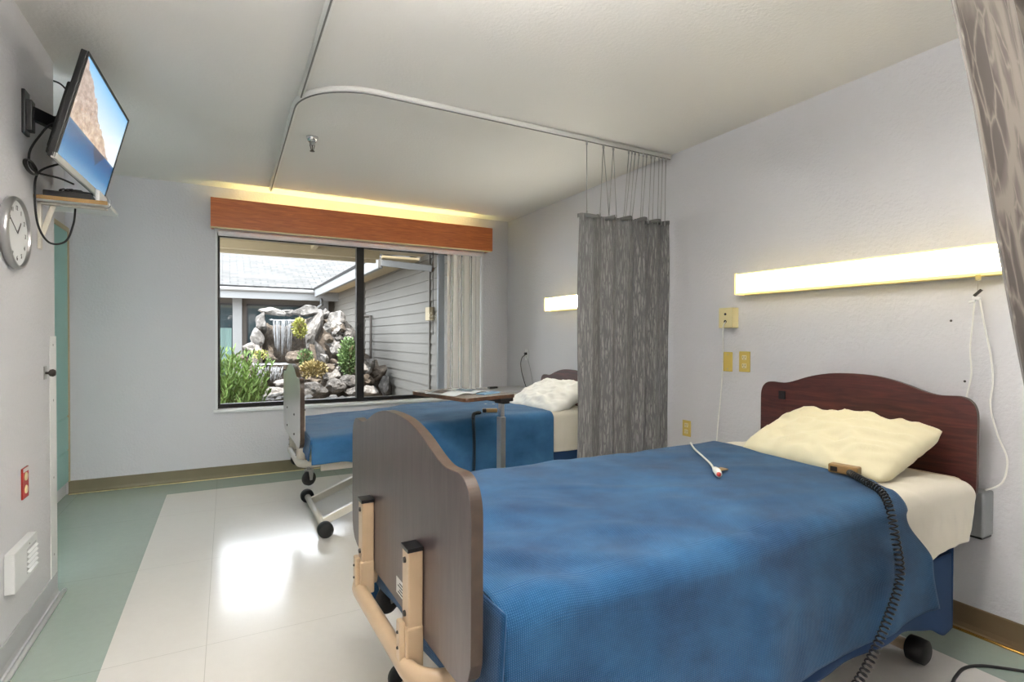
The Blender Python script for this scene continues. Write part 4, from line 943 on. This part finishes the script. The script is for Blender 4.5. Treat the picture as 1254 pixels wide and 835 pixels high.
R(383, 467, 9, 6, 3.6, 'small brown boulder beneath the golden plants', 19, 'rockwarm', 0)
R(432, 481, 10, 8, 3.4, 'boulder at the window mullion foot', 20, 'rock', 0)
R(451, 479, 11, 7, 3.5, 'flat boulder just right of the window mullion', 21, 'rockpale', 0)
R(464, 455, 13, 7, 3.9, 'slanted tan slab leaning right of the window mullion', 22, 'rockwarm', -38)
R(473, 474, 9, 13, 3.7, 'smooth rounded boulder at the far right of the heap', 23, 'rock', 8)
R(452, 447, 8, 9, 4.0, 'pale rock on the slope right of the mullion', 24, 'rockpale', -15)
R(448, 464, 10, 7, 3.8, 'pinkish rock below the slanted slab', 25, 'rockwarm', 10)
R(312, 478, 9, 7, 3.2, 'pale stone in the bright green bush', 26, 'rockpale', 0)
R(330, 455, 22, 5, 3.75, 'dark ledge rock carrying the lower waterfall', 27, 'rockwarm', 0)
R(357, 466, 8, 9, 3.5, 'upright brown stone behind the far footboard', 28, 'rockwarm', 0)
R(345, 470, 9, 6, 3.4, 'pink grey stone right of the lower waterfall', 29, 'rockpale', 0)
rn = random.Random(5)
for i in range(46):
    for _ in range(200):
        px = rn.uniform(394, 452); py = rn.uniform(384, 462)
        lo = 390+(452-py)*.0; apex = 384+abs(px-411)*(.9 if px < 411 else 1.55)
        if py > apex and px > 396: break
    R(px, py, rn.uniform(4, 9), rn.uniform(3.5, 7.5), 4.25-(py-384)/80*.45+rn.uniform(-.05, .05), 'grey rock heaped in the slope right of the waterfall', 100+i, rn.choice(['rock', 'rockpale', 'rockpale', 'rockwarm']), rn.uniform(-40, 40), group='rocks heaped right of the waterfall', sub=2)
for i in range(12):
    px = 312+i*11+rn.uniform(-3, 3)
    R(px, 490+rn.uniform(-3, 4), rn.uniform(5, 9), rn.uniform(4, 6), 3.1+rn.uniform(-.1, .1), 'low edging stone along the front of the rockery', 200+i, rn.choice(['rock', 'rockpale']), 0, group='edging stones of the rockery', sub=2)
# water
wf = thing('waterfall', 'two tier waterfall running over the rocks outside the window', 'waterfall', tuple(at(342, 440, 4.2)))
o0 = wf.location
def streaks(px0, px1, py0, py1, Y, n, seed, name, dense=1, rad=.006):
    m = MB(); rn = random.Random(seed)
    for i in range(n):
        px = rn.uniform(px0, px1); q0 = py0+rn.uniform(-1, 1.5); q1 = py0+(py1-py0)*rn.uniform(.55, 1.02); pts = []
        for k in range(9):
            t = k/8; p = at(px+(px-(px0+px1)/2)*(-.18)*t+rn.uniform(-.35, .35), q0+(q1-q0)*t, Y-.10*sqrt(t)-rn.uniform(0, .03)); pts.append(Vector(p)-o0)
        r0 = rad*rn.uniform(.4, 1.3); m.tube(pts, [r0*(1-.6*abs(2*k/8-.8)) for k in range(9)], 5)
    return m.build(name, 'water', wf, smooth=True)
streaks(333, 359, 392, 439, 4.38, 60, 3, 'upper_cascade', rad=.0045)
streaks(310, 347, 449, 467, 3.62, 80, 4, 'lower_cascade', rad=.0045)
m = MB(); a, b = at(331, 388, 4.4), at(363, 392, 4.7)
m.grid(12, 6, lambda u, v: Vector((a.x+(b.x-a.x)*u, 4.36+.3*v, at(345, 391, 4.4).z+.015*nz(u*6, v*5)-.02*(1-v)))-o0); m.build('lip_water', 'water', wf, smooth=True, solid=.008)
m = MB(); m.grid(16, 6, lambda u, v: Vector((at(310+44*u, 446, 3.8).x, 3.62+.6*v, at(330, 445, 3.9).z+.015*nz(u*9, v*5)-.01))-o0); m.build('pool_water', 'water', wf, smooth=True, solid=.008)
# plants
def leafy(name, label, px, py, rx, rz, Y, mat, n, leaf, seed, cat='plant', shape='blob', dirb=None):
    rn = random.Random(seed); c = at(px, py, Y); k = (Y-CAM.y)/FPX; t = thing(name, label, cat, (c.x, c.y, c.z-rz*k)); m = MB(); st = MB()
    for i in range(n):
        if shape == 'blob':
            while True:
                q = Vector((rn.uniform(-1, 1), rn.uniform(-1, 1), rn.uniform(-1, 1)))
                if q.length < 1: break
            p = Vector((q.x*rx*k, q.y*rx*k*.7, rz*k+q.z*rz*k)); d = (q+Vector((0, 0, .5))+Vector((rn.uniform(-.6, .6), rn.uniform(-.6, .6), rn.uniform(-.6, .6)))).normalized()
            L = leaf*rn.uniform(.6, 1.3); s_ = d.orthogonal().normalized()*L*.28
            if rn.random() < .5: s_ = d.cross(s_).normalized()*L*.28
            m.add([p, p+d*L*.5+s_, p+d*L, p+d*L*.5-s_], [(0, 1, 2, 3)])
    for i in range(9):
        a = rn.uniform(0, 6.28); st.tube([(0, 0, -.02), (rx*k*.3*cos(a), rx*k*.3*sin(a), rz*k), (rx*k*.7*cos(a), rx*k*.6*sin(a), rz*k*1.6)], .006, 5)
    m.build('foliage', mat, t); st.build('stems', 'stem', t, smooth=True); return t
leafy('trailing_plant', 'yellow green plant trailing right of the upper waterfall', 367, 402, 7, 11, 4.15, 'leafyellow', 520, .045, 1)
leafy('golden_plant', 'golden leaved plant among the rocks left of the mullion', 384, 453, 14, 10, 3.65, 'leafgold', 700, .05, 2)
leafy('small_shrub', 'small green plant above the golden plant', 374, 438, 8, 9, 3.8, 'leafmid', 420, .04, 3)
leafy('green_shrub', 'upright green shrub against the window mullion', 427, 437, 11, 23, 3.7, 'leafmid', 1300, .05, 4)
leafy('moss_clump', 'low mossy clump on the dark rock left of the pool', 318, 434, 8, 4, 4.1, 'leafyellow', 200, .035, 5)
# feathery bush
rn = random.Random(9); t = thing('juniper_bush', 'bright green feathery bush at the left of the window view', 'bush', (-2.75, 2.75, GZ)); m = MB(); st = MB()
for i in range(230):
    bx = rn.uniform(-.75, .34); by = rn.uniform(-.35, .45); hh = rn.uniform(.45, 1.16)*(1-.35*max(0, bx+.1)); lean = Vector((rn.uniform(-.1, .42)+.25*max(0, bx), rn.uniform(-.25, .2), 1)).normalized()
    p0 = Vector((bx, by, 0)); tip = p0+lean*hh; pts = [p0, p0.lerp(tip, .5)+Vector((0, 0, .03)), tip]; st.tube(pts, [.008, .005, .002], 4)
    for j in range(40):
        f = rn.uniform(.25, 1.0); q = p0.lerp(tip, f); d = (lean*.8+Vector((rn.uniform(-.7, .7), rn.uniform(-.7, .7), rn.uniform(-.2, .5)))).normalized(); L = rn.uniform(.05, .11); w = d.orthogonal().normalized()*.0085
        if rn.random() < .5: w = d.cross(w).normalized()*.0085
        m.add([q-w, q+w, q+d*L*.6+w*1.2, q+d*L, q+d*L*.6-w*1.2], [(0, 1, 2, 3, 4)])
m.build('foliage', 'leafbright', t); st.build('stems', 'stem', t)

# ------------------------------------------------------------------ light
sun = bpy.data.lights.new('sun', 'SUN'); sun.energy = 3.2; sun.angle = radians(.6); sun.color = (1, .96, .9)
so = bpy.data.objects.new('sun', sun); COL.objects.link(so); so.rotation_euler = Vector((-.12, -.36, 1)).to_track_quat('Z', 'Y').to_euler()
wd = bpy.data.worlds.new('world'); SC.world = wd; wd.use_nodes = True; bg = wd.node_tree.nodes['Background']; bg.inputs[0].default_value = (.86, .93, 1, 1); bg.inputs[1].default_value = 2.3
SC.view_settings.exposure = 1.75
